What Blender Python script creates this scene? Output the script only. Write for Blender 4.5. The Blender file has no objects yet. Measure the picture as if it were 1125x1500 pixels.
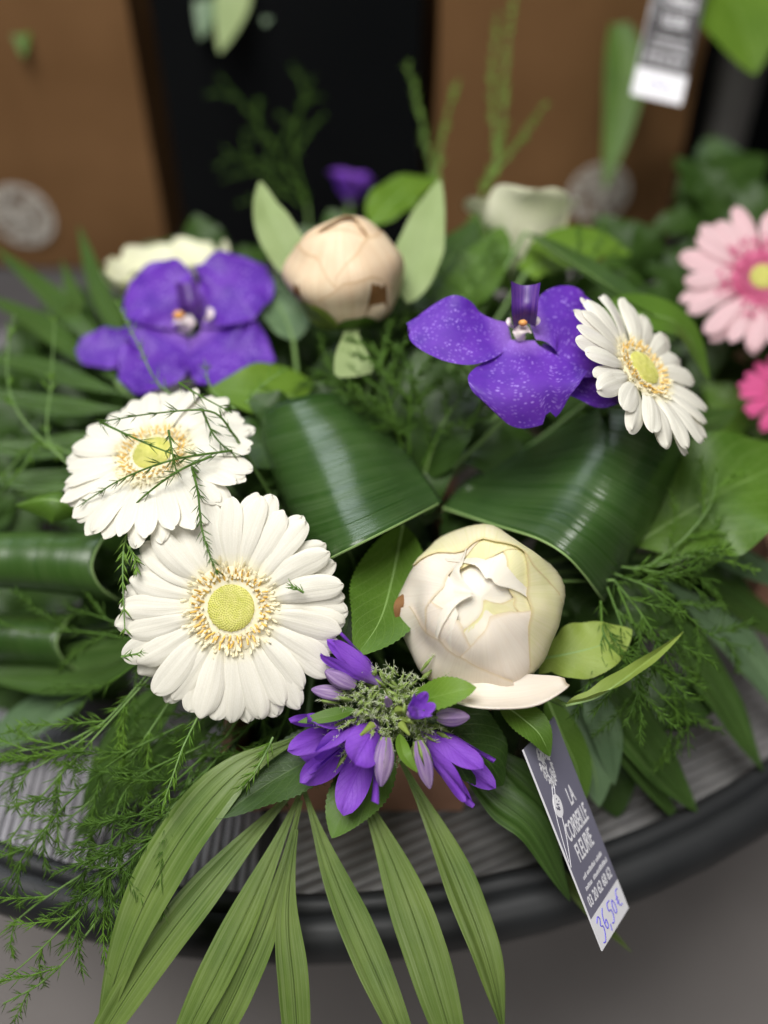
import bpy, math, random
from mathutils import Vector, Matrix, noise
random.seed(7)
rnd = random.uniform
sc = bpy.context.scene
COL = sc.collection

# ------------------------------------------------------------------ camera, world, lamps, exposure
TABLE_Z = 0.74
CAM = Vector((0, 0, TABLE_Z + 0.50))
PITCH = math.radians(45)
FPX = 1465.0                      # focal length in photograph pixels (1125 x 1500)
FW = Vector((0, math.cos(PITCH), -math.sin(PITCH)))
UP = Vector((0, math.sin(PITCH), math.cos(PITCH)))
RT = Vector((1, 0, 0))
cam_d = bpy.data.cameras.new('camera')
cam = bpy.data.objects.new('camera', cam_d)
COL.objects.link(cam)
cam.location = CAM
cam.rotation_euler = (math.radians(90) - PITCH, 0, 0)
cam_d.sensor_fit = 'VERTICAL'
cam_d.sensor_height = 36
cam_d.lens = 36 * FPX / 1500
cam_d.clip_start = 0.02
cam_d.clip_end = 50
cam_d.dof.use_dof = True
cam_d.dof.focus_distance = 0.452
cam_d.dof.aperture_fstop = cam_d.lens / 1000 / 0.0178
sc.camera = cam

w = bpy.data.worlds.new('World')
sc.world = w
w.use_nodes = True
w.node_tree.nodes['Background'].inputs[0].default_value = (0.80, 0.88, 1.0, 1)
w.node_tree.nodes['Background'].inputs[1].default_value = 0.03

def area(name, loc, target, size, power, col):
    l = bpy.data.lights.new(name, 'AREA')
    l.shape = 'RECTANGLE'; l.size, l.size_y = size
    l.energy = power; l.color = col
    o = bpy.data.objects.new(name, l); COL.objects.link(o)
    o.location = loc
    o.rotation_euler = (Vector(target) - Vector(loc)).to_track_quat('-Z', 'Y').to_euler()
    return o
area('ceiling_lamp', (-0.30, 0.10, 2.35), (-0.02, 0.38, 0.8), (0.9, 0.75), 37, (1.0, 0.985, 0.96))
area('window_light', (-0.35, 1.60, 2.15), (0, 0.40, 0.8), (1.1, 0.6), 16, (0.84, 0.92, 1.0))
area('front_lamp', (0.5, -1.5, 2.3), (0.1, 0.35, 0.4), (0.9, 0.7), 14, (1.0, 0.98, 0.95))

sc.view_settings.view_transform = 'Standard'
sc.view_settings.look = 'None'
sc.view_settings.gamma = 1
sc.view_settings.exposure = 0.0
sc.cycles.use_denoising = True
sc.cycles.max_bounces = 8

# ------------------------------------------------------------------ helpers
def P(px, py, d):
    """photograph pixel + distance along the optical axis -> world point"""
    return CAM + FW * d + RT * (d * (px - 562.5) / FPX) - UP * (d * (py - 750) / FPX)
def V(r, u, t):
    """direction: right, up in picture, towards camera"""
    return (RT * r + UP * u - FW * t).normalized()
def cr(pts, t):
    n = len(pts) - 1
    x = min(max(t, 0), 1) * n
    i = min(int(x), n - 1); f = x - i
    p1, p2 = pts[i], pts[i + 1]
    p0 = pts[i - 1] if i > 0 else p1 * 2 - p2
    p3 = pts[i + 2] if i + 2 <= n else p2 * 2 - p1
    return 0.5 * ((p1 * 2) + (p2 - p0) * f + (p0 * 2 - p1 * 5 + p2 * 4 - p3) * f * f + (p1 * 3 - p0 - p2 * 3 + p3) * f ** 3)
def lerp(a, b, t): return a + (b - a) * t
def sstep(a, b, x):
    t = min(max((x - a) / (b - a), 0), 1)
    return t * t * (3 - 2 * t)

class MB:
    def __init__(s): s.v = []; s.f = []; s.uv = []
    def grid(s, rows, flip=False):
        b = len(s.v); nv = len(rows); nu = len(rows[0])
        for j, r in enumerate(rows):
            for i, p in enumerate(r):
                s.v.append(tuple(p)); s.uv.append((i / (nu - 1), j / (nv - 1)))
        for j in range(nv - 1):
            for i in range(nu - 1):
                q = (b + j * nu + i, b + j * nu + i + 1, b + (j + 1) * nu + i + 1, b + (j + 1) * nu + i)
                s.f.append(q[::-1] if flip else q)
        return s
    def tube(s, pts, r0, r1=None, n=6, steps=None, cap=True):
        r1 = r0 if r1 is None else r1
        steps = steps or (len(pts) * 4)
        rows = []
        prev = None
        for j in range(steps + 1):
            t = j / steps
            c = cr(pts, t)
            T = (cr(pts, min(t + .01, 1)) - cr(pts, max(t - .01, 0))).normalized()
            a = prev if prev else (Vector((0, 0, 1)) if abs(T.z) < .9 else Vector((1, 0, 0)))
            S = T.cross(a).normalized(); N = S.cross(T); prev = N
            r = lerp(r0, r1, t)
            rows.append([c + (S * math.cos(k * math.tau / n) + N * math.sin(k * math.tau / n)) * r for k in range(n + 1)])
        s.grid(rows)
        if cap:
            for row, rev in ((rows[0], 1), (rows[-1], 0)):
                b = len(s.v)
                for p in row[:n]: s.v.append(tuple(p)); s.uv.append((.5, .5))
                f = tuple(range(b, b + n)); s.f.append(f[::-1] if rev else f)
        return s
    def needle(s, p, d, L, r):
        a = Vector((0, 0, 1)) if abs(d.z) < .9 else Vector((1, 0, 0))
        S = d.cross(a).normalized(); N = S.cross(d)
        b = len(s.v); m = p + d * (L * .45)
        for q in (p + S * r * .5, p - S * r * .25 + N * r * .43, p - S * r * .25 - N * r * .43,
                  m + S * r, m - S * r * .5 + N * r * .87, m - S * r * .5 - N * r * .87, p + d * L):
            s.v.append(tuple(q)); s.uv.append((.5, .5))
        for k in range(3):
            l = (k + 1) % 3
            s.f.append((b + k, b + l, b + 3 + l, b + 3 + k)); s.f.append((b + 3 + k, b + 3 + l, b + 6))
    def poly(s, pts):
        b = len(s.v)
        for p in pts: s.v.append(tuple(p)); s.uv.append((.5, .5))
        s.f.append(tuple(range(b, b + len(pts))))
    def box(s, lo, hi, M=None):
        b = len(s.v)
        for x in (lo[0], hi[0]):
            for y in (lo[1], hi[1]):
                for z in (lo[2], hi[2]):
                    p = Vector((x, y, z)); p = M @ p if M else p
                    s.v.append(tuple(p)); s.uv.append((.5, .5))
        for f in ((0, 1, 3, 2), (4, 6, 7, 5), (0, 4, 5, 1), (2, 3, 7, 6), (0, 2, 6, 4), (1, 5, 7, 3)):
            s.f.append(tuple(b + i for i in f))
        return s
    def mesh(s, name, m, smooth=True):
        me = bpy.data.meshes.new(name)
        me.from_pydata(s.v, [], s.f)
        uvl = me.uv_layers.new(name='UVMap')
        for l in me.loops: uvl.data[l.index].uv = s.uv[l.vertex_index]
        if smooth: me.polygons.foreach_set('use_smooth', [True] * len(me.polygons))
        me.materials.append(m)
        return me

def link(name, me, parent=None, kind=None, world=False):
    o = bpy.data.objects.new(name, me); COL.objects.link(o)
    if parent:
        o.parent = parent
        if world: o.matrix_parent_inverse = Matrix.Translation(-parent.location)
    if kind: o['kind'] = kind
    return o
def build(mb, name, m, parent=None, kind=None, smooth=True, solid=0, bevel=0):
    """mesh given in world coordinates, as a thing or as part of a thing whose Empty is only translated"""
    o = link(name, mb.mesh(name, m, smooth), parent, kind, world=True)
    if parent and parent.parent: o.matrix_parent_inverse = Matrix()
    if bevel:
        b = o.modifiers.new('bevel', 'BEVEL'); b.width = bevel; b.segments = 2
    if solid:
        b = o.modifiers.new('solid', 'SOLIDIFY'); b.thickness = solid; b.offset = 0
    return o
def tag(o, label, cat, group=None):
    o['label'] = label; o['category'] = cat
    if group: o['group'] = group
    return o
def thing(name, label, cat, loc=(0, 0, 0), group=None):
    o = bpy.data.objects.new(name, None); COL.objects.link(o)
    o.location = loc; o.empty_display_size = .01
    return tag(o, label, cat, group)
def frame(o, pos, z, x):
    z = z.normalized(); y = z.cross(x).normalized(); x = y.cross(z)
    o.matrix_world = Matrix.Translation(pos) @ Matrix((x, y, z)).transposed().to_4x4()

def leaf_rows(pts, W, nrm, nu=11, nv=28, prof='leaf', fold=.15, wave=0, wfreq=3, serr=0, twist=0, cup=0, seed=0, w0=0.0, tip=None, peak=.42):
    nr = nrm if isinstance(nrm, list) else [nrm, nrm]
    rows = []
    for j in range(nv + 1):
        t = j / nv
        if prof == 'leaf':
            a = t ** (math.log(.5) / math.log(peak))
            wt = max(math.sin(math.pi * a), 0) ** .8
            wt = max(wt, w0 * (1 - t))
        elif prof == 'palm':
            wt = (.14 + .86 * sstep(0, .45, t)) * (1 - max(0, (t - .5) / .5) ** 2.0 * .97)
        elif prof == 'round':
            wt = (w0 + (1 - w0) * sstep(0, .6, t)) * (math.sqrt(max(0, 1 - ((t - .62) / .38) ** 2)) if t > .62 else 1)
        else:
            wt = prof(t)
        wv = W * max(wt, .004)
        row = []
        for i in range(nu):
            u = i / (nu - 1) * 2 - 1
            tt = t * (tip(u) if tip else 1)
            c = cr(pts, tt)
            T = (cr(pts, min(tt + .02, 1)) - cr(pts, max(tt - .02, 0))).normalized()
            N = cr(nr, tt); N = (N - T * N.dot(T)).normalized(); S = T.cross(N)
            if twist:
                q = Matrix.Rotation(twist * (tt - .5), 3, T); N = q @ N; S = q @ S
            e = wv
            if serr and abs(u) > .99: e = wv * (1 + serr * (1 if j % 2 else -1))
            h = fold * abs(u) - cup * u * u
            if wave: h += wave * u * u * math.sin(wfreq * math.tau * t + seed + (2 if u > 0 else 0))
            if prof == 'palm': h += .05 * math.cos(u * 8.5 + seed) + .03 * noise.noise(Vector((u * 3, t * 4, seed)))
            row.append(c + S * (u * e) + N * (h * wv))
        rows.append(row)
    return rows

# ------------------------------------------------------------------ materials
def mat(name, c1, c2=None, rough=.5, scale=40, trans=0, spec=.5, bump=0, veins=None, vein_col=None, vein_mix=.5, nv=9, metal=0,
        base=None, tcol=None, coat=0, uvnoise=None, spots=None, detail=4, sheen=0, tipc=None, crease=0, sss=0):
    m = bpy.data.materials.new(name); m.use_nodes = True
    nt = m.node_tree; N = nt.nodes; L = nt.links
    b = N['Principled BSDF']
    b.inputs['Roughness'].default_value = rough
    b.inputs['Specular IOR Level'].default_value = spec
    b.inputs['Metallic'].default_value = metal
    b.inputs['Coat Weight'].default_value = coat
    b.inputs['Sheen Weight'].default_value = sheen
    if sss:
        b.inputs['Subsurface Weight'].default_value = sss; b.inputs['Subsurface Radius'].default_value = (1, .8, .5); b.inputs['Subsurface Scale'].default_value = .004
    tc = N.new('ShaderNodeTexCoord')
    def math_(op, a, bb=None, cl=False):
        n = N.new('ShaderNodeMath'); n.operation = op; n.use_clamp = cl
        for k, x in enumerate((a, bb)):
            if x is None: continue
            if isinstance(x, (int, float)): n.inputs[k].default_value = x
            else: L.new(x, n.inputs[k])
        return n.outputs[0]
    def mix(f, a, bb, mode='MIX'):
        n = N.new('ShaderNodeMix'); n.data_type = 'RGBA'; n.blend_type = mode
        for k, x in ((0, f), (6, a), (7, bb)):
            if isinstance(x, (int, float)): n.inputs[k].default_value = x
            elif isinstance(x, tuple): n.inputs[k].default_value = (*x[:3], 1)
            else: L.new(x, n.inputs[k])
        return n.outputs[2]
    def ns(sc_, vec=None, mp=None, det=detail):
        n = N.new('ShaderNodeTexNoise'); n.inputs['Scale'].default_value = sc_; n.inputs['Detail'].default_value = det
        src = vec or tc.outputs['Object']
        if mp:
            q = N.new('ShaderNodeMapping'); q.inputs['Scale'].default_value = mp; L.new(src, q.inputs[0]); src = q.outputs[0]
        L.new(src, n.inputs['Vector'])
        return n.outputs['Fac']
    def ramp(x, lo, hi):
        n = N.new('ShaderNodeMapRange'); L.new(x, n.inputs[0]); n.inputs[1].default_value = lo; n.inputs[2].default_value = hi
        return n.outputs[0]
    UV = tc.outputs['UV']
    sep = N.new('ShaderNodeSeparateXYZ'); L.new(UV, sep.inputs[0])
    u, v = sep.outputs[0], sep.outputs[1]
    col = None
    fac = ramp(ns(scale, UV if uvnoise else None, uvnoise), .3, .7)
    col = mix(fac, tuple(c1), tuple(c2 or c1))
    height = None
    if base:      # colour of the base of a petal (v = 0)
        col = mix(ramp(v, base[1], 0.0), col, tuple(base[0]))
    if tipc:
        col = mix(ramp(v, tipc[1], 1.0), col, tuple(tipc[0]))
    if veins in ('along', 'across'):
        mp = (70, 1.2, 1) if veins == 'along' else (1.2, 70, 1)
        f = ns(1.0, UV, mp, 3)
        col = mix(math_('MULTIPLY', ramp(f, .45, .68), vein_mix), col, tuple(vein_col))
        height = f
        mp = (14, .7, 1) if veins == 'along' else (.9, 15, 1)
        g = ns(1.0, UV, mp, 2)
        col = mix(math_('MULTIPLY', ramp(g, .4, .7), vein_mix * .7), col, tuple(vein_col))
        height = math_('ADD', math_('MULTIPLY', height, .5), math_('MULTIPLY', g, 1.2 if crease == 0 else crease))
    elif veins == 'pinnate':
        a = math_('ABSOLUTE', math_('SUBTRACT', u, .5))
        x = math_('FRACT', math_('SUBTRACT', math_('MULTIPLY', v, nv), math_('MULTIPLY', a, nv * .75)))
        dline = math_('ABSOLUTE', math_('SUBTRACT', x, .5))
        side = ramp(dline, .09, .0)
        mid = ramp(a, .022, .0)
        net = N.new('ShaderNodeTexVoronoi'); net.feature = 'DISTANCE_TO_EDGE'; net.inputs['Scale'].default_value = 1.0
        q = N.new('ShaderNodeMapping'); q.inputs['Scale'].default_value = (16, 26, 1); L.new(UV, q.inputs[0]); L.new(q.outputs[0], net.inputs['Vector'])
        netf = math_('MULTIPLY', ramp(net.outputs['Distance'], .08, .0), .35)
        line = math_('MAXIMUM', math_('MAXIMUM', math_('MULTIPLY', side, .7), mid), netf)
        col = mix(math_('MULTIPLY', line, vein_mix), col, tuple(vein_col))
        height = math_('MULTIPLY', line, -1.0)
    if spots:
        vo = N.new('ShaderNodeTexVoronoi'); vo.inputs['Scale'].default_value = spots[1]
        wq = N.new('ShaderNodeMapping'); wq.inputs['Scale'].default_value = spots[3] if len(spots) > 3 else (1, 1, 1)
        L.new(UV, wq.inputs[0]); L.new(wq.outputs[0], vo.inputs['Vector'])
        sf = math_('MULTIPLY', ramp(vo.outputs['Distance'], spots[2], spots[2] * .3), ramp(ns(6, UV), .38, .62))
        col = mix(math_('MULTIPLY', sf, .75), col, tuple(spots[0]))
    L.new(col, b.inputs['Base Color'])
    if bump:
        bp = N.new('ShaderNodeBump'); bp.inputs['Strength'].default_value = min(bump, 1); bp.inputs['Distance'].default_value = .0006 * max(1, bump)
        L.new(height if height else ns(scale * 4), bp.inputs['Height'])
        L.new(bp.outputs[0], b.inputs['Normal'])
    if trans:
        tr = N.new('ShaderNodeBsdfTranslucent')
        L.new(mix(1.0, col, tuple(tcol or (1, 1, 1)), 'MULTIPLY'), tr.inputs[0])
        ms = N.new('ShaderNodeMixShader'); ms.inputs[0].default_value = trans
        L.new(b.outputs[0], ms.inputs[1]); L.new(tr.outputs[0], ms.inputs[2])
        L.new(ms.outputs[0], N['Material Output'].inputs[0])
    return m

M = {}
M['petal'] = mat('white_petal', (.85, .82, .73), (.79, .76, .66), .55, 60, .24, .25, .3, 'along', (.68, .65, .53), .4, base=((.84, .78, .48), .22))
M['pink'] = mat('pink_petal', (.80, .55, .57), (.74, .45, .50), .6, 60, .3, .2, .2, 'along', (.86, .70, .70), .4)
M['pinkd'] = mat('deep_pink', (.62, .12, .26), (.70, .2, .34), .6, 200, .2, .2)
M['hotpink'] = mat('hot_pink', (.65, .06, .24), (.72, .15, .34), .6, 60, .3, .2)
M['disc'] = mat('disc_green', (.56, .56, .13), (.68, .65, .24), .65, 400, 0, .2, .3)
M['anther'] = mat('anther', (.88, .55, .10), (.92, .68, .24), .6, 500, .2, .2)
M['floret'] = mat('floret', (.92, .84, .56), (.90, .86, .70), .6, 500, .3, .2)
M['peony'] = mat('peony_petal', (.86, .79, .68), (.82, .73, .62), .5, 30, .22, .3, .3, 'along', (.74, .64, .53), .4, sss=.1, tipc=((.72, .60, .40), .97))
M['peonyy'] = mat('peony_yellow', (.82, .79, .44), (.85, .77, .56), .5, 36, .22, .3, .3, 'along', (.70, .68, .30), .4, sss=.1, tipc=((.70, .55, .32), .965))
M['peonyi'] = mat('peony_inner', (.88, .82, .70), (.82, .77, .66), .5, 30, .2, .3, .25, 'along', (.78, .72, .60), .3, sss=.12)
M['peach'] = mat('peach_petal', (.86, .72, .52), (.78, .60, .42), .5, 55, .2, .3, .3, 'along', (.66, .46, .27), .5, sss=.1, tipc=((.60, .42, .24), .96))
M['brown'] = mat('withered', (.13, .06, .022), (.22, .11, .04), .7, 90, 0, .2, .3)
M['orchid'] = mat('orchid', (.085, .020, .33), (.15, .036, .45), .5, 70, .25, .3, .3, spots=((.44, .28, .82), 21, .42, (1, 1.4, 1)), base=((.30, .15, .58), .25))
M['lip'] = mat('orchid_lip', (.03, .008, .13), (.07, .015, .24), .4, 80, .1, .4, veins='along', vein_col=(.22, .1, .3), vein_mix=.5)
M['column'] = mat('orchid_column', (.82, .66, .72), (.8, .74, .66), .4, 200, .2, .3)
M['orange'] = mat('orchid_throat', (.62, .2, .06), (.7, .4, .1), .5, 200)
M['bell'] = mat('bell_petal', (.25, .065, .62), (.33, .12, .70), .5, 60, .35, .3, .35, 'pinnate', (.11, .02, .38), .45, 9, base=((.46, .34, .60), .3))
M['mauve'] = mat('bud_mauve', (.30, .19, .40), (.44, .34, .46), .6, 90, .15, .2, .3, 'along', (.16, .08, .26), .8)
M['hair'] = mat('hairs', (.66, .72, .48), (.72, .76, .56), .6, 300, .3, .2)
M['calyx'] = mat('calyx', (.22, .33, .07), (.32, .42, .12), .6, 200, .3, .3)
M['cream'] = mat('lisianthus', (.86, .85, .66), (.82, .82, .60), .6, 30, .2, .2, .2, 'along', (.70, .72, .48), .4, base=((.50, .56, .24), .3))
LV = dict(veins='pinnate', bump=.28)
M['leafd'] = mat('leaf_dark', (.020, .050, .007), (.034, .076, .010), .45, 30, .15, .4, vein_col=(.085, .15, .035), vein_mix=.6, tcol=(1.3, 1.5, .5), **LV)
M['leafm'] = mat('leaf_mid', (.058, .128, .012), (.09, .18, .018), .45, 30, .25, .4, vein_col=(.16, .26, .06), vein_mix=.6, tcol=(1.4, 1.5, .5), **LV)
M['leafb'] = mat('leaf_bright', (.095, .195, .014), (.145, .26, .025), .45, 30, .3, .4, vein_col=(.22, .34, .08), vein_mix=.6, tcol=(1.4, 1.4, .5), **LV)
M['leafy'] = mat('leaf_yellow', (.19, .27, .042), (.26, .34, .065), .5, 40, .2, .3, vein_col=(.32, .38, .12), vein_mix=.6, **LV)
M['leafp'] = mat('leaf_pale', (.25, .33, .13), (.31, .39, .17), .55, 40, .2, .3, vein_col=(.18, .26, .08), **LV)
M['leafg'] = mat('leaf_grey', (.09, .16, .075), (.13, .21, .10), .4, 40, .15, .5, vein_col=(.2, .29, .16), **LV)
M['asp'] = mat('broad_leaf', (.013, .042, .006), (.030, .072, .013), .27, 26, .05, .55, 1.0, 'across', (.065, .11, .04), .5)
M['aspr'] = mat('rolled_leaf', (.020, .058, .008), (.040, .092, .014), .36, 26, .06, .5, .25, 'across', (.075, .13, .035), .3)
M['aspedge'] = mat('leaf_edge', (.20, .32, .10), (.25, .36, .13), .45, 60, .1)
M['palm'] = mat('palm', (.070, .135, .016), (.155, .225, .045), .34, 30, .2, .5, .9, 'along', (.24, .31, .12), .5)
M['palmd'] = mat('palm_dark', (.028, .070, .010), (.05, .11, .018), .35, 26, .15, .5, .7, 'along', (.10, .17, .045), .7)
M['rib'] = mat('midrib', (.17, .28, .07), (.21, .33, .1), .5, 80)
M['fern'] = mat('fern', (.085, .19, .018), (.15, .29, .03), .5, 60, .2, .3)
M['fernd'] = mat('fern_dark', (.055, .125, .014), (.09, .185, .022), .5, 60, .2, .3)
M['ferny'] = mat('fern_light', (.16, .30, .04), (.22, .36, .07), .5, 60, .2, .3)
M['stem'] = mat('stem', (.10, .19, .04), (.14, .24, .06), .5, 60)
M['foam'] = mat('foam', (.012, .03, .012), (.02, .045, .016), .95, 200, 0, .1, .5)
M['kraft'] = mat('kraft', (.185, .096, .040), (.15, .076, .030), .8, 14, 0, .15, .2)
M['print'] = mat('white_print', (.58, .54, .48), (.48, .44, .38), .8, 60)
M['taggrey'] = mat('tag_grey', (.155, .15, .205), (.17, .165, .22), .42, 40, 0, .5)
M['tagblack'] = mat('tag_back_row', (.045, .042, .045), (.055, .05, .052), .42, 40, 0, .5)
M['tagwhite'] = mat('tag_white', (.80, .79, .82), (.78, .77, .80), .5, 60, 0, .4)
M['ink'] = mat('ink_blue', (.08, .06, .62), (.11, .08, .70), .6, 200)
M['rim'] = mat('black_metal', (.012, .013, .014), (.018, .019, .020), .5, 30, 0, .4, .1)
M['slat'] = mat('slat_metal', (.42, .41, .44), (.31, .30, .325), .38, 18, 0, .6, .1, metal=.35)
M['slatd'] = mat('slat_shaded', (.21, .205, .205), (.27, .262, .256), .4, 18, 0, .5, .1, metal=.3)  # same metal; weaker light on the diagonal ribs put into a darker grey
M['tabletop'] = mat('table_base', (.06, .058, .062), (.08, .078, .08), .5, 20)
M['floor'] = mat('concrete', (.44, .40, .38), (.34, .31, .295), .8, 5, 0, .2, .3, detail=8)
M['wall'] = mat('dark_wall', (.004, .0045, .005), (.007, .0075, .008), .9, 3, 0, .04)
M['pot'] = mat('clay', (.44, .235, .155), (.37, .19, .125), .75, 30, 0, .2, .2)
M['zinc'] = mat('zinc', (.17, .162, .152), (.12, .115, .11), .55, 25, 0, .4, metal=.3)

# ------------------------------------------------------------------ setting
g = MB(); g.poly([Vector(p) for p in ((-6, -4, 0), (6, -4, 0), (6, 8, 0), (-6, 8, 0))])
build(g, 'floor', M['floor'], kind='structure', smooth=False)
g = MB(); g.box((-3, 1.75, 0.002), (3, 1.85, 2.9)); build(g, 'wall', M['wall'], kind='structure', smooth=False)

# ------------------------------------------------------------------ table
TC = Vector((-0.042, 0.684, TABLE_Z)); TR = 0.488
table = thing('round_table', 'round garden table with ribbed grey metal top and thick black rim', 'table', (TC.x, TC.y, 0))
def lathe(prof, c, n=96):
    g = MB()
    g.grid([[Vector((c.x + r * math.cos(k * math.tau / n), c.y + r * math.sin(k * math.tau / n), z)) for k in range(n + 1)] for r, z in prof])
    return g
build(lathe([(0.001, -.012 + TABLE_Z), (TR - .004, -.012 + TABLE_Z)], TC), 'top', M['tabletop'], table)
prof = []
for k in range(17):
    a = k / 16 * math.tau
    prof.append((TR - .010 + .013 * math.cos(a), TABLE_Z - .011 - .017 * math.sin(a)))
build(lathe(prof, TC), 'rim', M['rim'], table)
prof = [(TR - .020 + .006 * math.cos(k / 10 * math.tau), TABLE_Z + .0035 - .0055 * math.sin(k / 10 * math.tau)) for k in range(11)]
build(lathe(prof, TC), 'inner_rim', M['rim'], table)
for k in range(4):
    a = math.radians(-91 + 90 * k)
    q = Vector((math.cos(a), math.sin(a), 0))
    build(MB().tube([TC + q * .462 - Vector((0, 0, .026)), TC + q * .44 - Vector((0, 0, .05)), TC + q * .2 - Vector((0, 0, .10)), TC + q * .06 - Vector((0, 0, .2)), Vector((TC.x, TC.y, 0.012)) + q * .2], .012, n=10), 'leg', M['rim'], table)
# half-round ribs, one mesh each kind, scaled along their length
def rib_mesh(name, w_, m):
    g = MB()
    n = 6
    rows = [[Vector((-w_ * math.cos(k / n * math.pi), y, w_ * .9 * math.sin(k / n * math.pi))) for k in range(n + 1)] for y in (0, 1)]
    g.grid(rows, True)
    return g.mesh(name, m)
rm = rib_mesh('slat', .0020, M['slat']); rd = rib_mesh('slat_side', .0030, M['slatd'])
RI = TR - .022
BARX = -0.0635
x = BARX - .006
k = 0
while x > TC.x - .33:
    dx = x - TC.x; h = math.sqrt(RI * RI - dx * dx)
    o = link('slat', rm, table); o.location = (dx, -h, TABLE_Z - .011); o.scale = (1, h + .05, rnd(.85, 1.15)); x -= .0053
dirv = Vector((math.cos(math.radians(24)), math.sin(math.radians(24)), 0)); nrmv = Vector((-dirv.y, dirv.x, 0))
bx = BARX + .007 - TC.x
c = -RI
while c < .12:
    # chord of the circle along dirv at offset c, clipped at the bar x >= bx
    h2 = RI * RI - c * c
    if h2 > 0:
        h = math.sqrt(h2)
        s0 = max(-h, (bx - nrmv.x * c) / dirv.x); s1 = h
        if s1 - s0 > .01:
            o = link('slat', rd, table); p = nrmv * c + dirv * s0
            o.location = (p.x, p.y, TABLE_Z - .0115); o.rotation_euler = (0, 0, math.radians(24 - 90)); o.scale = (1, s1 - s0, rnd(.30, .42))
    c += .0064
g = MB(); g.box((BARX - .0035, TC.y - RI - .004, TABLE_Z - .012), (BARX + .0045, TC.y + .1, TABLE_Z - .0045)); build(g, 'divider_bar', M['rim'], table, smooth=False)

# ------------------------------------------------------------------ pots
def pot(name, label, x0, x1, y0, y1, h, foamh, cat='pot'):
    t = thing(name, label, cat, ((x0 + x1) / 2, (y0 + y1) / 2, TABLE_Z))
    z = TABLE_Z - .0075
    g = MB(); th = .006; tp = .004
    def ring(d, zz): return [Vector((x0 + d, y0 + d, zz)), Vector((x1 - d, y0 + d, zz)), Vector((x1 - d, y1 - d, zz)), Vector((x0 + d, y1 - d, zz)), Vector((x0 + d, y0 + d, zz))]
    g.grid([ring(tp, z), ring(0, z + h), ring(th, z + h), ring(th + tp, z + .01)]); g.poly(ring(th + tp, z + .01)[:4]); g.poly(ring(tp, z)[:4][::-1])
    build(g, 'wall', M['pot'], t, smooth=False, bevel=.0015)
    f = MB()
    n = 14; rows = []
    for j in range(n + 1):
        r = []
        for i in range(n + 1):
            a, b = i / n, j / n
            e = min(a, 1 - a, b, 1 - b)
            r.append(Vector((lerp(x0 + .012, x1 - .012, a), lerp(y0 + .012, y1 - .012, b), z + h - .03 + (foamh + .03) * sstep(-.02, .35, e) + .004 * noise.noise(Vector((a * 9, b * 9, 0))))))
        rows.append(r)
    f.grid(rows); build(f, 'floral_foam', M['foam'], t)
    return t
pot('clay_pot', 'square pinkish clay pot under the white and purple flower arrangement', -.085, .0475, .270, .50, .055, .045)
pot('clay_pot', 'brown clay pot of the pink arrangement beside the round leaf', .228, .42, .40, .62, .075, .03)
FOAM = Vector((-.035, .375, TABLE_Z + .08))
FOAM2 = Vector((.31, .51, TABLE_Z + .09))

def stem_to(parent, a, b, r=.0022, name='stem', m=None, sag=.012, world=True):
    mid = (a + b) / 2 - Vector((0, 0, sag))
    return build(MB().tube([a, mid, b], r, n=7), name, m or M['stem'], parent)

# ------------------------------------------------------------------ gerberas
def petal_mesh(name, m, L, W, rise, droop, arch, seed, curl=0):
    g = MB(); rows = []
    nv, nu = 18, 11
    for j in range(nv + 1):
        t = 1 - (1 - j / nv) ** 1.7
        wt = (.34 + .66 * sstep(0, .6, t)) * (math.sqrt(max(0, 1 - ((t - .72) / .28) ** 2)) ** .9 if t > .72 else 1)
        row = []
        for i in range(nu):
            u = i / (nu - 1) * 2 - 1
            z = rise * L * math.sin(t * 1.6) * .6 - droop * L * t * t
            z += -arch * W * u * u * (1 - .4 * t) + .034 * W * math.cos(u * math.pi * 3) * sstep(.05, .3, t) * (1 - .6 * t)
            z += W * .13 * noise.noise(Vector((t * 2.3, u * 1.1, seed * 3.1))) + W * curl * max(0, t - .7) * 3 * (.2 + u * u)
            y_ = W * wt * u + L * .05 * noise.noise(Vector((t * 1.5, seed * 5.7, 0)))
            row.append(Vector((L * t * (1 + .015 * math.cos(u * 6 + seed) * sstep(.8, 1, t)), y_, z)))
        rows.append(row)
    g.grid(rows)
    return g.mesh(name, m)

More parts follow.
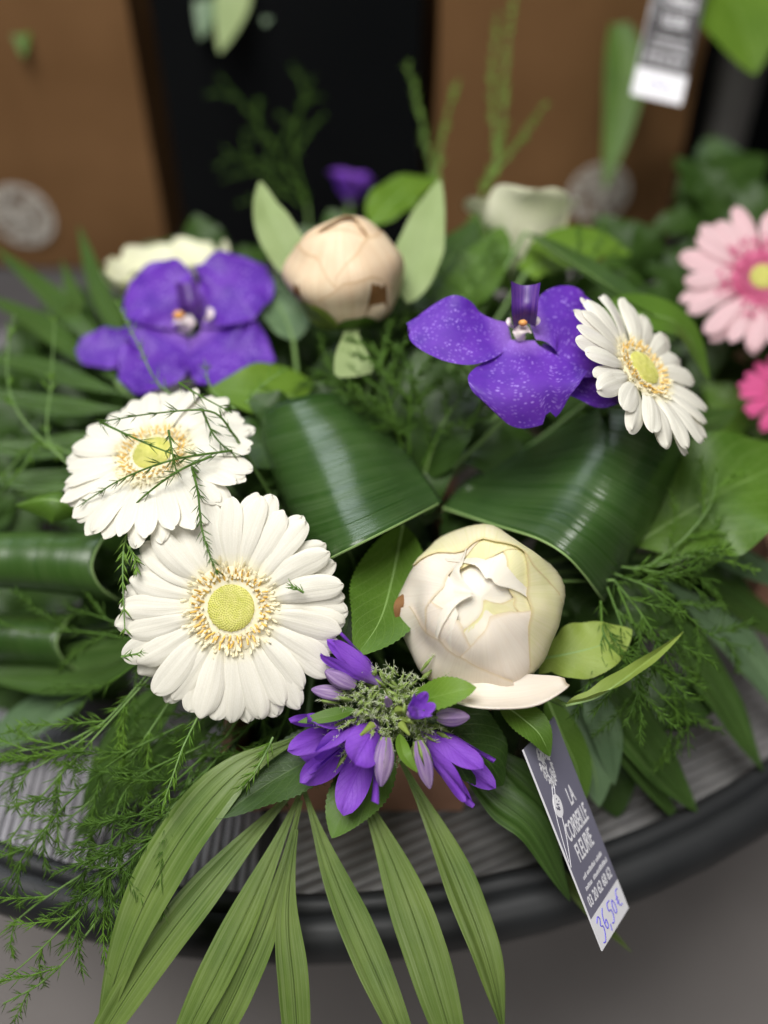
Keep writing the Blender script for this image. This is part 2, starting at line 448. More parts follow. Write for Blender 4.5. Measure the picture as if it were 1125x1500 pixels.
def gerbera(label, px, py, d, nrm, xdir, R, group, mp='petal', n1=24, n2=24, seed=1, mi='floret', ma='anther', dscale=1.0, droop=.12, rise=.22, foam=FOAM, stem=True, trans=True, wid=1.0, fr=(.27, .40), nf=170):
    random.seed(seed)
    root = thing('gerbera_daisy', label, 'flower', group=group)
    frame(root, P(px, py, d), nrm, xdir)
    vs = [petal_mesh('petal', M[mp], 1.0, rnd(.146, .172) * wid, rise, rnd(droop * .8, droop * 1.25), rnd(.16, .32), seed * 10 + k, curl=rnd(-.12, .12)) for k in range(8)]
    r0 = .24 * R
    for ring, n, z0, ls, tl in ((0, n1, 0, .98, 0), (1, n2, -.03 * R, 1.04, -.035)):
        for k in range(n):
            a = (k + rnd(-.22, .22) + .5 * ring) * math.tau / n
            o = link('petal', random.choice(vs), root)
            L_ = (R - r0) * ls * rnd(.93, 1.03)
            o.matrix_local = Matrix.Translation((r0 * math.cos(a), r0 * math.sin(a), z0 + rnd(-.006, .010) * R + (.012 * R if k % 2 else 0))) @ Matrix.Rotation(a + rnd(-.05, .05), 4, 'Z') @ Matrix.Rotation(-(tl + rnd(-.05, .04)), 4, 'Y') @ Matrix.Rotation(rnd(-.22, .22), 4, 'X') @ Matrix.Diagonal((L_, L_, L_, 1))
    # disc
    g = MB(); rd_ = .205 * R * dscale
    g.grid([[Vector((rd_ * math.sin(j / 8 * 1.57) * math.cos(k / 28 * math.tau), rd_ * math.sin(j / 8 * 1.57) * math.sin(k / 28 * math.tau), .05 * R + .05 * R * math.cos(j / 8 * 1.57) - .022 * R * math.exp(-(j / 3) ** 2))) for k in range(29)] for j in range(9)])
    for k in range(330):
        rr = rd_ * math.sqrt((k + .5) / 330) * .98; a = k * 2.39996
        q = math.asin(min(rr / rd_, 1)) / 1.57 * 8
        z = .05 * R + .05 * R * math.cos(q / 8 * 1.57) - .022 * R * math.exp(-(q / 3) ** 2)
        g.needle(Vector((rr * math.cos(a), rr * math.sin(a), z - .004 * R)), Vector((.3 * math.cos(a), .3 * math.sin(a), 1)).normalized(), .022 * R, .0085 * R)
    dd = g.mesh('disc', M['disc']); link('disc', dd, root)
    g = MB(); g.grid([[Vector((r_ * R * math.cos(k / 30 * math.tau), r_ * R * math.sin(k / 30 * math.tau), z_ * R)) for k in range(31)] for r_, z_ in ((.17, .048), (.26, .052), (.33, .045), (.38, .02))])
    link('floret_base', g.mesh('floret_base', M[mi]), root)
    # cream inner florets
    g = MB()
    for k in range(nf):
        a = rnd(0, math.tau); rr = rnd(*fr) * R
        q = Vector((math.cos(a), math.sin(a), 0)); z = lerp(.055, .03, (rr / R - fr[0]) / (fr[1] - fr[0])) * R
        L_ = rnd(.05, .085) * R; W_ = rnd(.010, .016) * R
        dr = (q + Vector((rnd(-.35, .35), rnd(-.35, .35), rnd(.2, 1.1)))).normalized()
        sd = dr.cross(Vector((0, 0, 1))).normalized()
        p = q * rr + Vector((0, 0, z))
        up = sd.cross(dr)
        g.grid([[p + dr * L_ * t + sd * W_ * uu * wv_ + up * W_ * (.5 - uu * uu) for uu in (-1, 0, 1)] for t, wv_ in ((0, .5), (.45, 1), (.85, .8), (1, .15))])
    o = link('floret_ring', g.mesh('floret_ring', M[mi]), root, 'stuff')
    g = MB()
    for k in range(64):
        ring = k % 2
        a = (k + rnd(-.3, .3)) * math.tau / 64; rr = (.245 + .05 * ring + rnd(-.01, .012)) * R * max(dscale, .8)
        q = Vector((math.cos(a), math.sin(a), 0))
        dr = (q * .9 + Vector((rnd(-.3, .3), rnd(-.3, .3), 1))).normalized()
        p = q * rr + Vector((0, 0, .04 * R))
        g.tube([p, p + dr * .05 * R, p + dr * rnd(.07, .095) * R], .012 * R, .007 * R, n=5, steps=2)
    link('anther_ring', g.mesh('anther_ring', M[ma]), root, 'stuff')
    g = MB()
    for k in range(60):
        a = k * math.tau / 60 + .04; rr = rnd(.235, .30) * R * dscale
        q = Vector((math.cos(a), math.sin(a), 0)); p = q * rr + Vector((0, 0, .045 * R))
        dr = (q * .2 + Vector((rnd(-.3, .3), rnd(-.3, .3), 1))).normalized()
        g.tube([p, p + dr * .02 * R, p + dr * .042 * R], .010 * R, .014 * R, n=5, steps=2)
    link('floret_tubes', g.mesh('floret_tubes', M[mi]), root, 'stuff')
    # calyx and stem in local coordinates
    g = MB(); g.grid([[Vector((r_ * R * math.cos(k / 20 * math.tau), r_ * R * math.sin(k / 20 * math.tau), z * R)) for k in range(21)] for r_, z in ((.05, -.30), (.17, -.22), (.25, -.10), (.27, -.02))], True)
    link('calyx', g.mesh('calyx', M['calyx']), root)
    mi_ = root.matrix_world.inverted()
    a = Vector((0, 0, -.25 * R)); b = mi_ @ foam
    link('stem', MB().tube([a, a * 2.2, lerp(a * 2.2, b, .6), b], .0026, n=8).mesh('stem', M['stem']), root)
    return root

GW = 'white gerbera daisies of the arrangement'
gerbera('large white gerbera daisy beside the purple bellflower, facing straight out', 340, 890, .458, V(-.03, .04, 1), V(1, 0, 0), .0525, GW, seed=3)
gerbera('white gerbera daisy under feathery fern strands, next to the left purple orchid', 226, 668, .480, V(-.16, .62, .8), V(1, 0, 0), .0475, GW, seed=8, droop=.2, rise=.20)
gerbera('small white gerbera daisy tilted sideways above the glossy folded leaf, beside right orchid', 938, 543, .482, V(.57, .46, .64), V(.6, -.8, 0), .0450, GW, seed=12, n1=18, n2=13, droop=.10, rise=.30, wid=1.1, foam=P(900, 660, .63))
gerbera('pale pink gerbera daisy with deep pink inner ring in the neighbouring arrangement', 1117, 408, .60, V(-.15, .22, 1), V(1, 0, 0), .048, None, mp='pink', mi='pinkd', ma='pinkd', seed=21, n1=18, n2=12, foam=FOAM2, dscale=.8, fr=(.22, .56), nf=420)
gerbera('small hot pink daisy below the pale pink gerbera', 1150, 575, .60, V(-.2, .2, 1), V(1, 0, 0), .026, None, mp='hotpink', mi='pinkd', ma='pinkd', seed=22, n1=14, n2=10, foam=FOAM2)

# ------------------------------------------------------------------ peonies
def peony_petal(R, alpha, hw, th_top, th_base, lay, m, root, seed, round_=.35, tilt=0, lump=.05, flare=0., sq=1.0, edge=0.05, sd=2.3):
    g = MB(); nv, nu = 30, 25
    rows = []
    for j in range(nv + 1):
        t = j / nv
        row = []
        for i in range(nu):
            u = i / (nu - 1) * 2 - 1
            top = th_top + round_ * abs(u) ** 2.6 + edge * noise.noise(Vector((u * 2.6, seed * 1.7, 3))) + .015 * noise.noise(Vector((u * 9, seed, 1)))
            th = lerp(th_base, top, t)
            wv = hw * (.6 + .4 * sstep(0, .5, t))
            ph = alpha + u * wv
            rr = R * (1 + lay + tilt * u + flare * sstep(.7, 1, t) + lump * noise.noise(Vector((math.cos(ph) * math.sin(th) * 1.5, math.sin(ph) * math.sin(th) * 1.5, math.cos(th) * 1.5 + sd))) + .02 * noise.noise(Vector((math.cos(ph) * math.sin(th) * 4, math.sin(ph) * math.sin(th) * 4, sd))))
            row.append(Vector((rr * math.sin(th) * math.cos(ph), rr * math.sin(th) * math.sin(ph), rr * sq * math.cos(th))))
        rows.append(row)
    g.grid(rows)
    o = link('petal', g.mesh('petal', M[m]), root)
    return o
def peony(label, px, py, d, axis, xdir, R, petals, core, sq, base):
    root = thing('peony', label, 'flower')
    frame(root, P(px, py, d), axis, xdir)
    g = MB()
    def core_pt(j, k):
        q = Vector((math.sin(j / 16 * math.pi) * math.cos(k / 28 * math.tau), math.sin(j / 16 * math.pi) * math.sin(k / 28 * math.tau), math.cos(j / 16 * math.pi)))
        q2 = q * (R * .935 * (1 + .17 * noise.noise(Vector((q.x * 1.5, q.y * 1.5, q.z * 1.5 + 2.3)))))
        return Vector((q2.x, q2.y, q2.z * sq))
    g.grid([[core_pt(j, k) for k in range(29)] for j in range(17)], True)
    link('inner_petals', g.mesh('inner_petals', M[core]), root)
    for k, (al, hw, tt, tb, lay, m, kw) in enumerate(petals):
        peony_petal(R, math.radians(al), math.radians(hw), math.radians(tt), math.radians(tb), lay, m, root, k + R * 100, sq=sq, **kw)
    b = root.matrix_world.inverted() @ base
    a = Vector((0, 0, -R * sq * .9))
    link('stem', MB().tube([a, a * 1.6, b], .003, n=8).mesh('stem', M['stem']), root)
    return root
LU = .17
pp = [
 (236, 54, 44, 150, .036, 'peony', dict(lump=LU, tilt=.002, round_=.32, edge=.08, flare=.006)),
 (75, 74, 44, 150, .029, 'peonyy', dict(lump=LU, tilt=.002, round_=.5, edge=.12)),
 (5, 64, 36, 150, .022, 'peonyy', dict(lump=LU, tilt=-.002, round_=.6, edge=.10)),
 (300, 62, 15, 150, .015, 'peony', dict(lump=LU, tilt=.002, round_=.9, edge=.07)),
 (150, 66, 30, 150, .008, 'peony', dict(lump=LU, tilt=.002, round_=.5, edge=.09)),
 (218, 58, 24, 150, .001, 'peony', dict(lump=LU, tilt=-.002, round_=.6, edge=.09)),
 (105, 60, 25, 120, -.006, 'peonyy', dict(lump=LU, edge=.13, round_=.5)),
 (20, 60, 22, 120, -.012, 'peonyy', dict(lump=LU, edge=.13, round_=.5)),
 (185, 60, 17, 120, -.018, 'peonyi', dict(lump=LU, edge=.13, round_=.6, flare=.022)),
 (280, 60, 12, 120, -.024, 'peonyi', dict(lump=LU, edge=.10, round_=.6, flare=.01)),
 (60, 70, 10, 100, -.030, 'peonyi', dict(lump=LU, edge=.14, round_=.6, flare=.05)),
 (165, 60, 8, 100, -.036, 'peonyi', dict(lump=LU, edge=.14, round_=.7, flare=.07)),
 (300, 70, 5, 100, -.042, 'peonyy', dict(lump=LU, edge=.12, round_=.5, flare=.03)),
]
pe = peony('large creamy white peony half open beside the purple bellflower', 706, 890, .474, V(-.10, .22, 1), V(1, 0, 0), .0368, pp, 'peonyi', 1.10, FOAM)
# the loose lower petal, hanging open
g = MB()
lp = [P(640, 1000, .462), P(700, 1020, .444), P(765, 1018, .444), P(830, 1000, .452)]
g.grid([[p for p in r] for r in leaf_rows(lp, .0105, [V(0, .75, .6), V(.1, .75, .6)], prof=lambda t: (math.sin(math.pi * min(1, .12 + t * .86)) ** .6), fold=0, cup=-.45, wave=.08, wfreq=2, nu=13)])
mi_ = pe.matrix_world.inverted()
g.v = [tuple(mi_ @ Vector(v)) for v in g.v]
o = link('loose_petal', g.mesh('loose_petal', M['peony']), pe); s_ = o.modifiers.new('s', 'SOLIDIFY'); s_.thickness = .0007
for (a, b_, c_, hw_) in (((600, 868), (588, 890), (590, 925), .0035),):
    g = MB(); g.grid(leaf_rows([P(*a, .468), P(*b_, .464), P(*c_, .468)], hw_, V(.3, .5, .8), cup=.4, fold=0))
    g.v = [tuple(mi_ @ Vector(v)) for v in g.v]
    link('sepal', g.mesh('sepal', M['brown']), pe)
bp = [
 (262, 78, 12, 165, .050, 'peach', dict(lump=.14, tilt=.008, round_=.7, edge=.12)),
 (335, 70, 34, 165, .068, 'peach', dict(lump=.14, tilt=-.006, round_=.6, edge=.12)),
 (130, 80, 8, 165, .030, 'peach', dict(lump=.14, tilt=.006)),
 (40, 74, 16, 165, .040, 'peach', dict(lump=.14, tilt=.006)),
 (205, 60, 48, 165, .060, 'peach', dict(lump=.14, tilt=.006, round_=.5, edge=.12)),
 (290, 44, 76, 165, .078, 'peach', dict(lump=.14, tilt=.006, round_=.35, edge=.15)),
]
pb = peony('closed peach cream peony bud with a brown withered patch, behind the orchids', 505, 400, .548, V(-.04, .80, .6), V(1, 0, 0), .0300, bp, 'peach', .92, FOAM + Vector((0, .06, 0)))
peony_petal(.0300, math.radians(235), math.radians(26), math.radians(98), math.radians(170), .10, 'leafy', pb, 5, sq=.92, lump=.14).name = 'sepal'
peony_petal(.0300, math.radians(305), math.radians(16), math.radians(76), math.radians(104), .086, 'brown', pb, 6, sq=.92, lump=.14, round_=1.3, edge=.35).name = 'withered_patch'
peony_petal(.0300, math.radians(222), math.radians(11), math.radians(80), math.radians(94), .070, 'brown', pb, 7, sq=.92, lump=.14, round_=1.0, edge=.35).name = 'withered_patch'
peony_petal(.0300, math.radians(285), math.radians(36), math.radians(118), math.radians(172), .09, 'leafm', pb, 8, sq=.92, lump=.14).name = 'sepal'
def pleaf(parent, pts, hw, nrm, m, name='leaf', **kw):
    g = MB(); g.grid(leaf_rows(pts, hw, nrm, **kw))
    mi_ = parent.matrix_world.inverted(); g.v = [tuple(mi_ @ Vector(v)) for v in g.v]
    return link(name, g.mesh(name, M[m]), parent)
pleaf(pb, [P(462, 420, .565), P(425, 375, .573), P(395, 320, .578), P(380, 265, .588)], .0120, V(.3, -.2, 1), 'leafp', fold=.25, wave=.1)
pleaf(pb, [P(598, 445, .562), P(612, 385, .567), P(625, 330, .572), P(645, 262, .585)], .0136, V(-.2, .1, 1), 'leafp', fold=.2, wave=.08)
pleaf(pb, [P(515, 480, .545), P(514, 515, .535), P(520, 552, .53)], .0105, V(0, .4, 1), 'leafp', fold=.2, prof=lambda t: .35 + .65 * sstep(0, .9, t) * (1 if t < .93 else .8))

# ------------------------------------------------------------------ orchids
def px2m(p, d): return p * d / FPX
def orchid(label, cx, cy, d, petals, lip, col, throat, group, base):
    root = thing('purple_orchid', label, 'flower', P(cx, cy, d), group)
    for (pts, hw, nrm, kw) in petals:
        g = MB()
        g.grid(leaf_rows([P(*p) for p in pts], px2m(hw, d), nrm, nu=19, nv=26, **kw))
        build(g, 'petal', M['orchid'], root)
    for (pts, hw, nrm, kw) in lip:
        g = MB(); g.grid(leaf_rows([P(*p) for p in pts], px2m(hw, d), nrm, **kw)); build(g, 'lip', M['lip'], root)
    for (x_, y_, dd, r, m, nm) in col:
        if nm != 'throat':
            sx = 0 if nm == 'column' else (1 if x_ > cx else -1)
            q = r * 1.15
            g = MB(); g.grid(leaf_rows([P(x_ - sx * q * .4, y_ + q, dd + .004), P(x_ + sx * q * .4, y_ + q * .1, dd - .002), P(x_ + sx * q * .3, y_ - q, dd + .002)], px2m(r * (1.15 if sx == 0 else .8), d), V(-.5 * sx, .2, 1), prof='round', w0=.5, cup=.5, fold=0))
            build(g, nm, M[m], root); continue
        g = MB(); c = P(x_, y_, dd); rr = px2m(r, d)
        g.grid([[c + RT * (rr * 1.1 * math.sin(j / 8 * math.pi) * math.cos(k / 12 * math.tau)) + UP * (rr * .8 * math.cos(j / 8 * math.pi)) - FW * (rr * .9 * math.sin(j / 8 * math.pi) * math.sin(k / 12 * math.tau)) for k in range(13)] for j in range(9)])
        build(g, nm, M[m], root)
    stem_to(root, P(cx, cy, d + .006), base, .0018)
    return root
round_tip = lambda a, pw=2.4: (lambda u: 1 - .12 * a * abs(u) ** pw)
wide = lambda b, pk=.6: (lambda t: (b + (1 - b) * sstep(0, pk, t)) * math.sqrt(max(.0004, 1 - max(0, (t - .58) / .42) ** 2.3)))
D = .486
orchid('purple spotted orchid with dark lip, beside the small tilted white gerbera', 765, 485, D, [
  ([(748, 492, D), (700, 490, D - .006), (650, 478, D - .006), (595, 474, D + .004)], 56, V(.05, .5, 1), dict(prof=wide(.42, .45), tip=round_tip(.42), fold=-.03, wave=.10, wfreq=1.3, cup=-.05)),
  ([(778, 480, D), (815, 475, D + .002), (850, 490, D + .004), (905, 520, D + .012)], 80, V(-.1, .5, 1), dict(prof=wide(.3, .5), tip=round_tip(.4), fold=-.03, wave=.1, wfreq=1.2)),
  ([(790, 510, D + .004), (825, 535, D), (865, 562, D), (915, 585, D + .008)], 40, V(-.1, .6, 1), dict(prof=wide(.3, .4), tip=round_tip(.5), wave=.1, cup=.1)),
  ([(765, 498, D - .004), (770, 535, D - .014), (780, 575, D - .020), (788, 624, D - .014)], 86, V(.02, .42, 1), dict(prof=lambda t: (.22 + .78 * sstep(0, .68, t)) * (1 - .25 * max(0, (t - .7) / .3) ** 2), tip=lambda u: 1 - .34 * abs(u) ** 3.0 - .13 * math.exp(-((u + .28) / .08) ** 2), wave=.07, wfreq=1.4, fold=-.05)),
  ([(740, 500, D + .008), (690, 512, D + .008), (640, 520, D + .008)], 26, V(0, .6, 1), dict(prof=wide(.4, .5), tip=round_tip(.4))),
 ], [([(766, 474, D - .006), (767, 450, D - .016), (768, 418, D - .014)], 21, V(0, -.1, 1), dict(prof=lambda t: .75 + .25 * t, fold=.0, cup=-.6, nu=13))],
 [(766, 486, D - .008, 12, 'column', 'column'), (766, 473, D - .012, 6, 'orange', 'throat'), (750, 472, D - .008, 6, 'column', 'side_lobe'), (783, 470, D - .008, 6, 'column', 'side_lobe')], None, 'purple orchids', FOAM + Vector((.04, .03, 0)))
D = .585
orchid('purple orchid with pale centre, behind the fern covered white gerbera', 270, 470, D, [
  ([(268, 470, D), (245, 445, D - .004), (222, 425, D), (190, 412, D + .008)], 58, V(0, .3, 1), dict(prof=wide(.4, .5), tip=round_tip(.4), wave=.1)),
  ([(290, 462, D), (320, 440, D - .004), (350, 415, D), (390, 390, D + .01)], 60, V(0, .3, 1), dict(prof=wide(.4, .5), tip=round_tip(.35), wave=.1)),
  ([(262, 488, D), (235, 505, D - .01), (215, 530, D - .012), (172, 556, D - .01)], 62, V(0, .5, 1), dict(prof=wide(.4, .5), tip=round_tip(.35), wave=.12)),
  ([(290, 488, D), (320, 505, D - .01), (350, 520, D - .012), (404, 528, D - .01)], 70, V(0, .5, 1), dict(prof=wide(.4, .5), tip=round_tip(.35), wave=.12)),
  ([(235, 505, D + .01), (190, 510, D + .008), (150, 512, D + .006), (110, 513, D + .006)], 34, V(-.1, .4, 1), dict(prof=wide(.6, .5), tip=round_tip(.1), wave=.1)),
 ], [([(282, 468, D - .004), (278, 445, D - .012), (272, 415, D - .01)], 15, V(.2, 0, 1), dict(prof=lambda t: 1, cup=-.5))],
 [(268, 472, D - .010, 14, 'column', 'column'), (262, 462, D - .02, 8, 'orange', 'throat'), (302, 460, D - .008, 8, 'column', 'side_lobe')], None, 'purple orchids', FOAM + Vector((-.03, .06, 0)))

# ------------------------------------------------------------------ bellflower
bf = thing('bellflower', 'hairy violet bellflower cluster with buds, between gerbera and peony', 'flower', P(575, 1055, .452))
def bell_mb(base, mouth, rad, spread, lobes=5, roll=0, seed=0, closed=0):
    ax = (mouth - base); L_ = ax.length; ax = ax.normalized()
    a = UP if abs(ax.dot(UP)) < .9 else RT
    S = ax.cross(a).normalized(); N_ = S.cross(ax)
    g = MB()
    for k in range(lobes):
        rows = []
        sp = spread * rnd(.7, 1.25); ll = rnd(.9, 1.08)
        for j in range(21):
            t = j / 20
            hwid = math.pi / lobes * (1.04 if t < .5 else max(.012, 1.04 * math.cos((t - .5) / .5 * 1.57) ** .62))
            rr = rad * (.28 + .72 * sstep(0, .5, t)) * (1 + sp * max(0, t - .45) ** 1.4 * 2.2) * (1 - closed * sstep(.5, 1, t))
            row = []
            for i in range(9):
                u = i / 8 * 2 - 1
                ph = roll + (k + .5) * math.tau / lobes + u * hwid
                r2 = rr * (1 + .10 * (abs(u) - .4) * sstep(.3, .8, t) - .10 * math.exp(-(u / .15) ** 2) + .05 * noise.noise(Vector((u, t * 3, k + seed))))
                zz = L_ * t * ll - .25 * L_ * max(0, sp - .5) * max(0, t - .7)
                row.append(base + ax * zz + (S * math.cos(ph) + N_ * math.sin(ph)) * r2)
            rows.append(row)
        g.grid(rows)
    return g
def bell(base, mouth, rad, spread, **kw):
    b0, m0 = P(*base), P(*mouth)
    o = build(bell_mb(b0, m0, px2m(rad, base[2]), spread, **kw), 'bell', M['bell'], bf)
    g = MB(); ax = (m0 - b0).normalized()
    for k in range(5):
        q = Vector((rnd(-1, 1), rnd(-1, 1), rnd(-1, 1))); q = (q - ax * q.dot(ax)).normalized()
        g.needle(b0 - ax * .002 + q * .002, (ax + q * .55).normalized(), .010, .0011)
    l_ = link('calyx', g.mesh('calyx', M['calyx']), o); l_.matrix_parent_inverse = Matrix()
    return o
bell((552, 1052, .462), (490, 1155, .434), 38, .75, roll=.5, seed=1)
bell((527, 1056, .466), (440, 1090, .446), 27, .5, roll=.2, seed=2)
bell((616, 1068, .460), (708, 1150, .442), 29, .4, roll=.3, seed=3)
bell((558, 1002, .454), (482, 946, .446), 20, .25, roll=.9, seed=4)
bell((602, 1048, .438), (622, 1030, .428), 15, .3, roll=.2, seed=5)
def bud(a, b, r):
    g = MB(); a, b = P(*a), P(*b)
    rr = px2m(r, .44); T = (b - a).normalized(); S = T.cross(UP if abs(T.dot(UP)) < .9 else RT).normalized(); N_ = S.cross(T); L_ = (b - a).length
    g.grid([[a + T * (L_ * j / 12) + (S * math.cos(k / 20 * math.tau) + N_ * math.sin(k / 20 * math.tau)) * rr * (math.sin(math.pi * (.10 + .88 * j / 12)) ** .7) * (1 + .13 * math.cos(5 * k / 20 * math.tau)) for k in range(21)] for j in range(13)])
    o = build(g, 'bud', M['mauve'], bf)
    g = MB()
    for k in range(5):
        q = S * math.cos(k * math.tau / 5) + N_ * math.sin(k * math.tau / 5)
        g.needle(a + q * rr * .5, (T + q * .25).normalized(), L_ * .55, .0010)
    l_ = link('calyx', g.mesh('calyx', M['calyx']), o); l_.matrix_parent_inverse = Matrix()
bud((566, 1080, .438), (558, 1152, .434), 14)
bud((612, 1085, .440), (630, 1155, .438), 12)
bud((640, 1050, .444), (688, 1050, .440), 13)
bud((520, 1005, .448), (476, 983, .446), 14)
bud((505, 1020, .452), (456, 1010, .452), 11)
# hairy heart: narrow sepals and hairs
g = MB(); h = MB()
HC = P(572, 1040, .458)
random.seed(5)
for k in range(240):
    dr = V(rnd(-1, 1), rnd(-.9, .9), rnd(.0, 1.1))
    p = HC + Vector((0, 0, 0)) + dr * rnd(.004, .011) + RT * rnd(-.019, .017) + UP * rnd(-.010, .013)
    L_ = rnd(.005, .012)
    g.needle(p, dr, L_, rnd(.0008, .0017))
    for q in range(20):
        hd = (dr * .5 + Vector((rnd(-1, 1), rnd(-1, 1), rnd(-1, 1)))).normalized()
        h.needle(p + dr * L_ * rnd(.1, 1), hd, rnd(.0014, .0032), .00014)
build(g, 'sepals', M['calyx'], bf, 'stuff'); build(h, 'hairs', M['hair'], bf, 'stuff')
for k in range(7):
    dr = V(rnd(-1, 1), rnd(-.5, .8), 1); p = HC + dr * rnd(.010, .016)
    q = MB(); T = dr; q.tube([p, p + dr * .004, p + dr * .009], .0022, .0006, n=7, steps=6); build(q, 'bud', M['leafy'] if k % 3 else M['mauve'], bf)
stem_to(bf, HC, FOAM, .0028)
def wleaf(parent, pts, hw, nrm, m, **kw):
    g = MB(); g.grid(leaf_rows([P(*p) for p in pts], px2m(hw, pts[1][2]), nrm, **kw)); return build(g, 'leaf', M[m], parent)
wleaf(bf, [(600, 1030, .448), (640, 1020, .438), (672, 1012, .434), (698, 1007, .434)], 25, V(.05, .55, .8), 'leafb', fold=.3, serr=.04, peak=.38)
wleaf(bf, [(520, 1040, .448), (480, 1050, .444), (436, 1058, .444)], 11, V(0, .6, .8), 'leafm', fold=.3)
wleaf(bf, [(585, 1075, .446), (592, 1105, .437), (612, 1132, .436)], 11, V(.3, .5, .8), 'leafb', fold=.3)
wleaf(bf, [(570, 1080, .474), (540, 1140, .468), (508, 1185, .460), (486, 1228, .456)], 42, V(-.1, .5, .8), 'leafm', fold=.18, serr=.03, nv=44)
wleaf(bf, [(600, 1040, .468), (660, 1070, .462), (710, 1110, .462), (738, 1150, .468)], 60, V(.2, .5, .8), 'leafd', fold=.1, serr=.02, nv=44, wave=.06)
wleaf(bf, [(530, 1080, .482), (460, 1110, .472), (390, 1150, .462), (316, 1200, .452)], 46, V(-.2, .55, .8), 'leafd', fold=.22, serr=.03, nv=50, wave=.05)

# ------------------------------------------------------------------ single leaves
def leaf(name, label, pts, hw, nrm, m, cat='leaf', group=None, rib=True, foam=FOAM, solid=0, **kw):
    P3 = [P(*p) for p in pts]
    root = thing(name, label, cat, P3[0], group)
    W_ = px2m(hw, pts[len(pts) // 2][2])
    rows = leaf_rows(P3, W_, nrm, **kw)
    g = MB(); g.grid(rows); build(g, 'blade', M[m], root, solid=solid)
    if rib:
        mid = [r[len(r) // 2] for r in rows][::4]
        n = nrm if not isinstance(nrm, list) else nrm[0]
        build(MB().tube([p - n * .0003 for p in mid], .0008, .0002, n=6), 'midrib', M['rib'], root)
    if foam: stem_to(root, P3[0], foam, .0013, 'stalk')
    return root
leaf('serrated_leaf', 'upright serrated green leaf between the white gerbera and the peony', [(590, 770, .505), (574, 850, .482), (556, 910, .464), (521, 962, .447)], 58, [V(-.1, .2, 1), V(.1, .5, .8)], 'leafm', fold=.3, serr=.025, nv=56, peak=.45)
leaf('broad_leaf', 'bright green broad leaf behind the folded glossy leaf, beside fern covered gerbera', [(480, 610, .575), (425, 580, .562), (365, 575, .552), (304, 572, .548)], 56, V(0, .55, .8), 'leafb', fold=.12, wave=.10, wfreq=1.5)
leaf('broad_leaf', 'large bright green round leaf beyond the folded leaf under the tilted gerbera', [(925, 800, .520), (990, 760, .525), (1070, 715, .53), (1190, 660, .55)], 98, V(.1, .6, .8), 'leafm', fold=.16, wave=.16, wfreq=3, peak=.55)
leaf('pale_leaf', 'pale yellow green leaf poking out below the large peony', [(790, 965, .485), (830, 958, .478), (880, 945, .478), (926, 922, .484)], 42, V(.05, .4, .9), 'leafy', fold=.08, wave=.15, peak=.5, w0=.6)
leaf('curled_leaf', 'narrow curled yellow green leaf beside the loose peony petal', [(828, 1033, .460), (880, 1018, .460), (940, 975, .465), (1001, 925, .475)], 11, V(-.4, .5, .7), 'leafy', fold=1.1, twist=2.2, wave=.2)
leaf('serrated_leaf', 'small dark serrated leaf hanging over the top of the price tag', [(735, 1030, .460), (765, 1052, .450), (790, 1075, .446), (806, 1108, .448)], 27, V(.2, .5, .8), 'leafm', fold=.2, serr=.03, nv=40)
leaf('grey_green_leaf', 'grey green leaf hanging down beside the price tag', [(815, 1020, .51), (850, 1075, .512), (870, 1125, .515), (878, 1182, .52)], 36, V(-.2, .4, .9), 'leafg', fold=.12, wave=.10)
leaf('green_leaf', 'mid green leaf directly behind the top edge of the price tag', [(800, 1020, .495), (825, 1080, .498), (846, 1130, .502), (850, 1192, .506)], 28, V(.2, .4, .9), 'leafm', fold=.2)
leaf('dark_leaf', 'dark glossy leaf behind the small tilted white gerbera', [(880, 470, .53), (940, 460, .54), (1000, 480, .545), (1040, 560, .55)], 42, V(.3, .6, .7), 'leafm', fold=.1)
leaf('round_leaf', 'bright green rounded leaf next to the right cream lisianthus', [(770, 400, .60), (820, 370, .61), (870, 358, .615), (925, 372, .62)], 44, V(0, .6, .8), 'leafb', fold=.1, w0=.5)
leaf('long_leaf', 'long dark leaf with pale midrib running behind the small tilted gerbera', [(770, 340, .60), (840, 385, .57), (910, 430, .55), (990, 480, .54)], 30, V(.3, .6, .7), 'leafd', fold=.25)
leaf('rolled_leaf', 'small rolled green leaf end left of the fern covered gerbera', [(120, 750, .515), (90, 735, .505), (60, 732, .505), (22, 740, .515)], 28, V(.1, .4, .9), 'leafm', cup=.9, fold=0)
leaf('hanging_leaf', 'long green leaf hanging in front of the right paper bag', [(905, 20, .80), (915, 90, .80), (908, 170, .80), (885, 280, .80)], 30, V(0, .1, 1), 'leafm', fold=.1, foam=None)
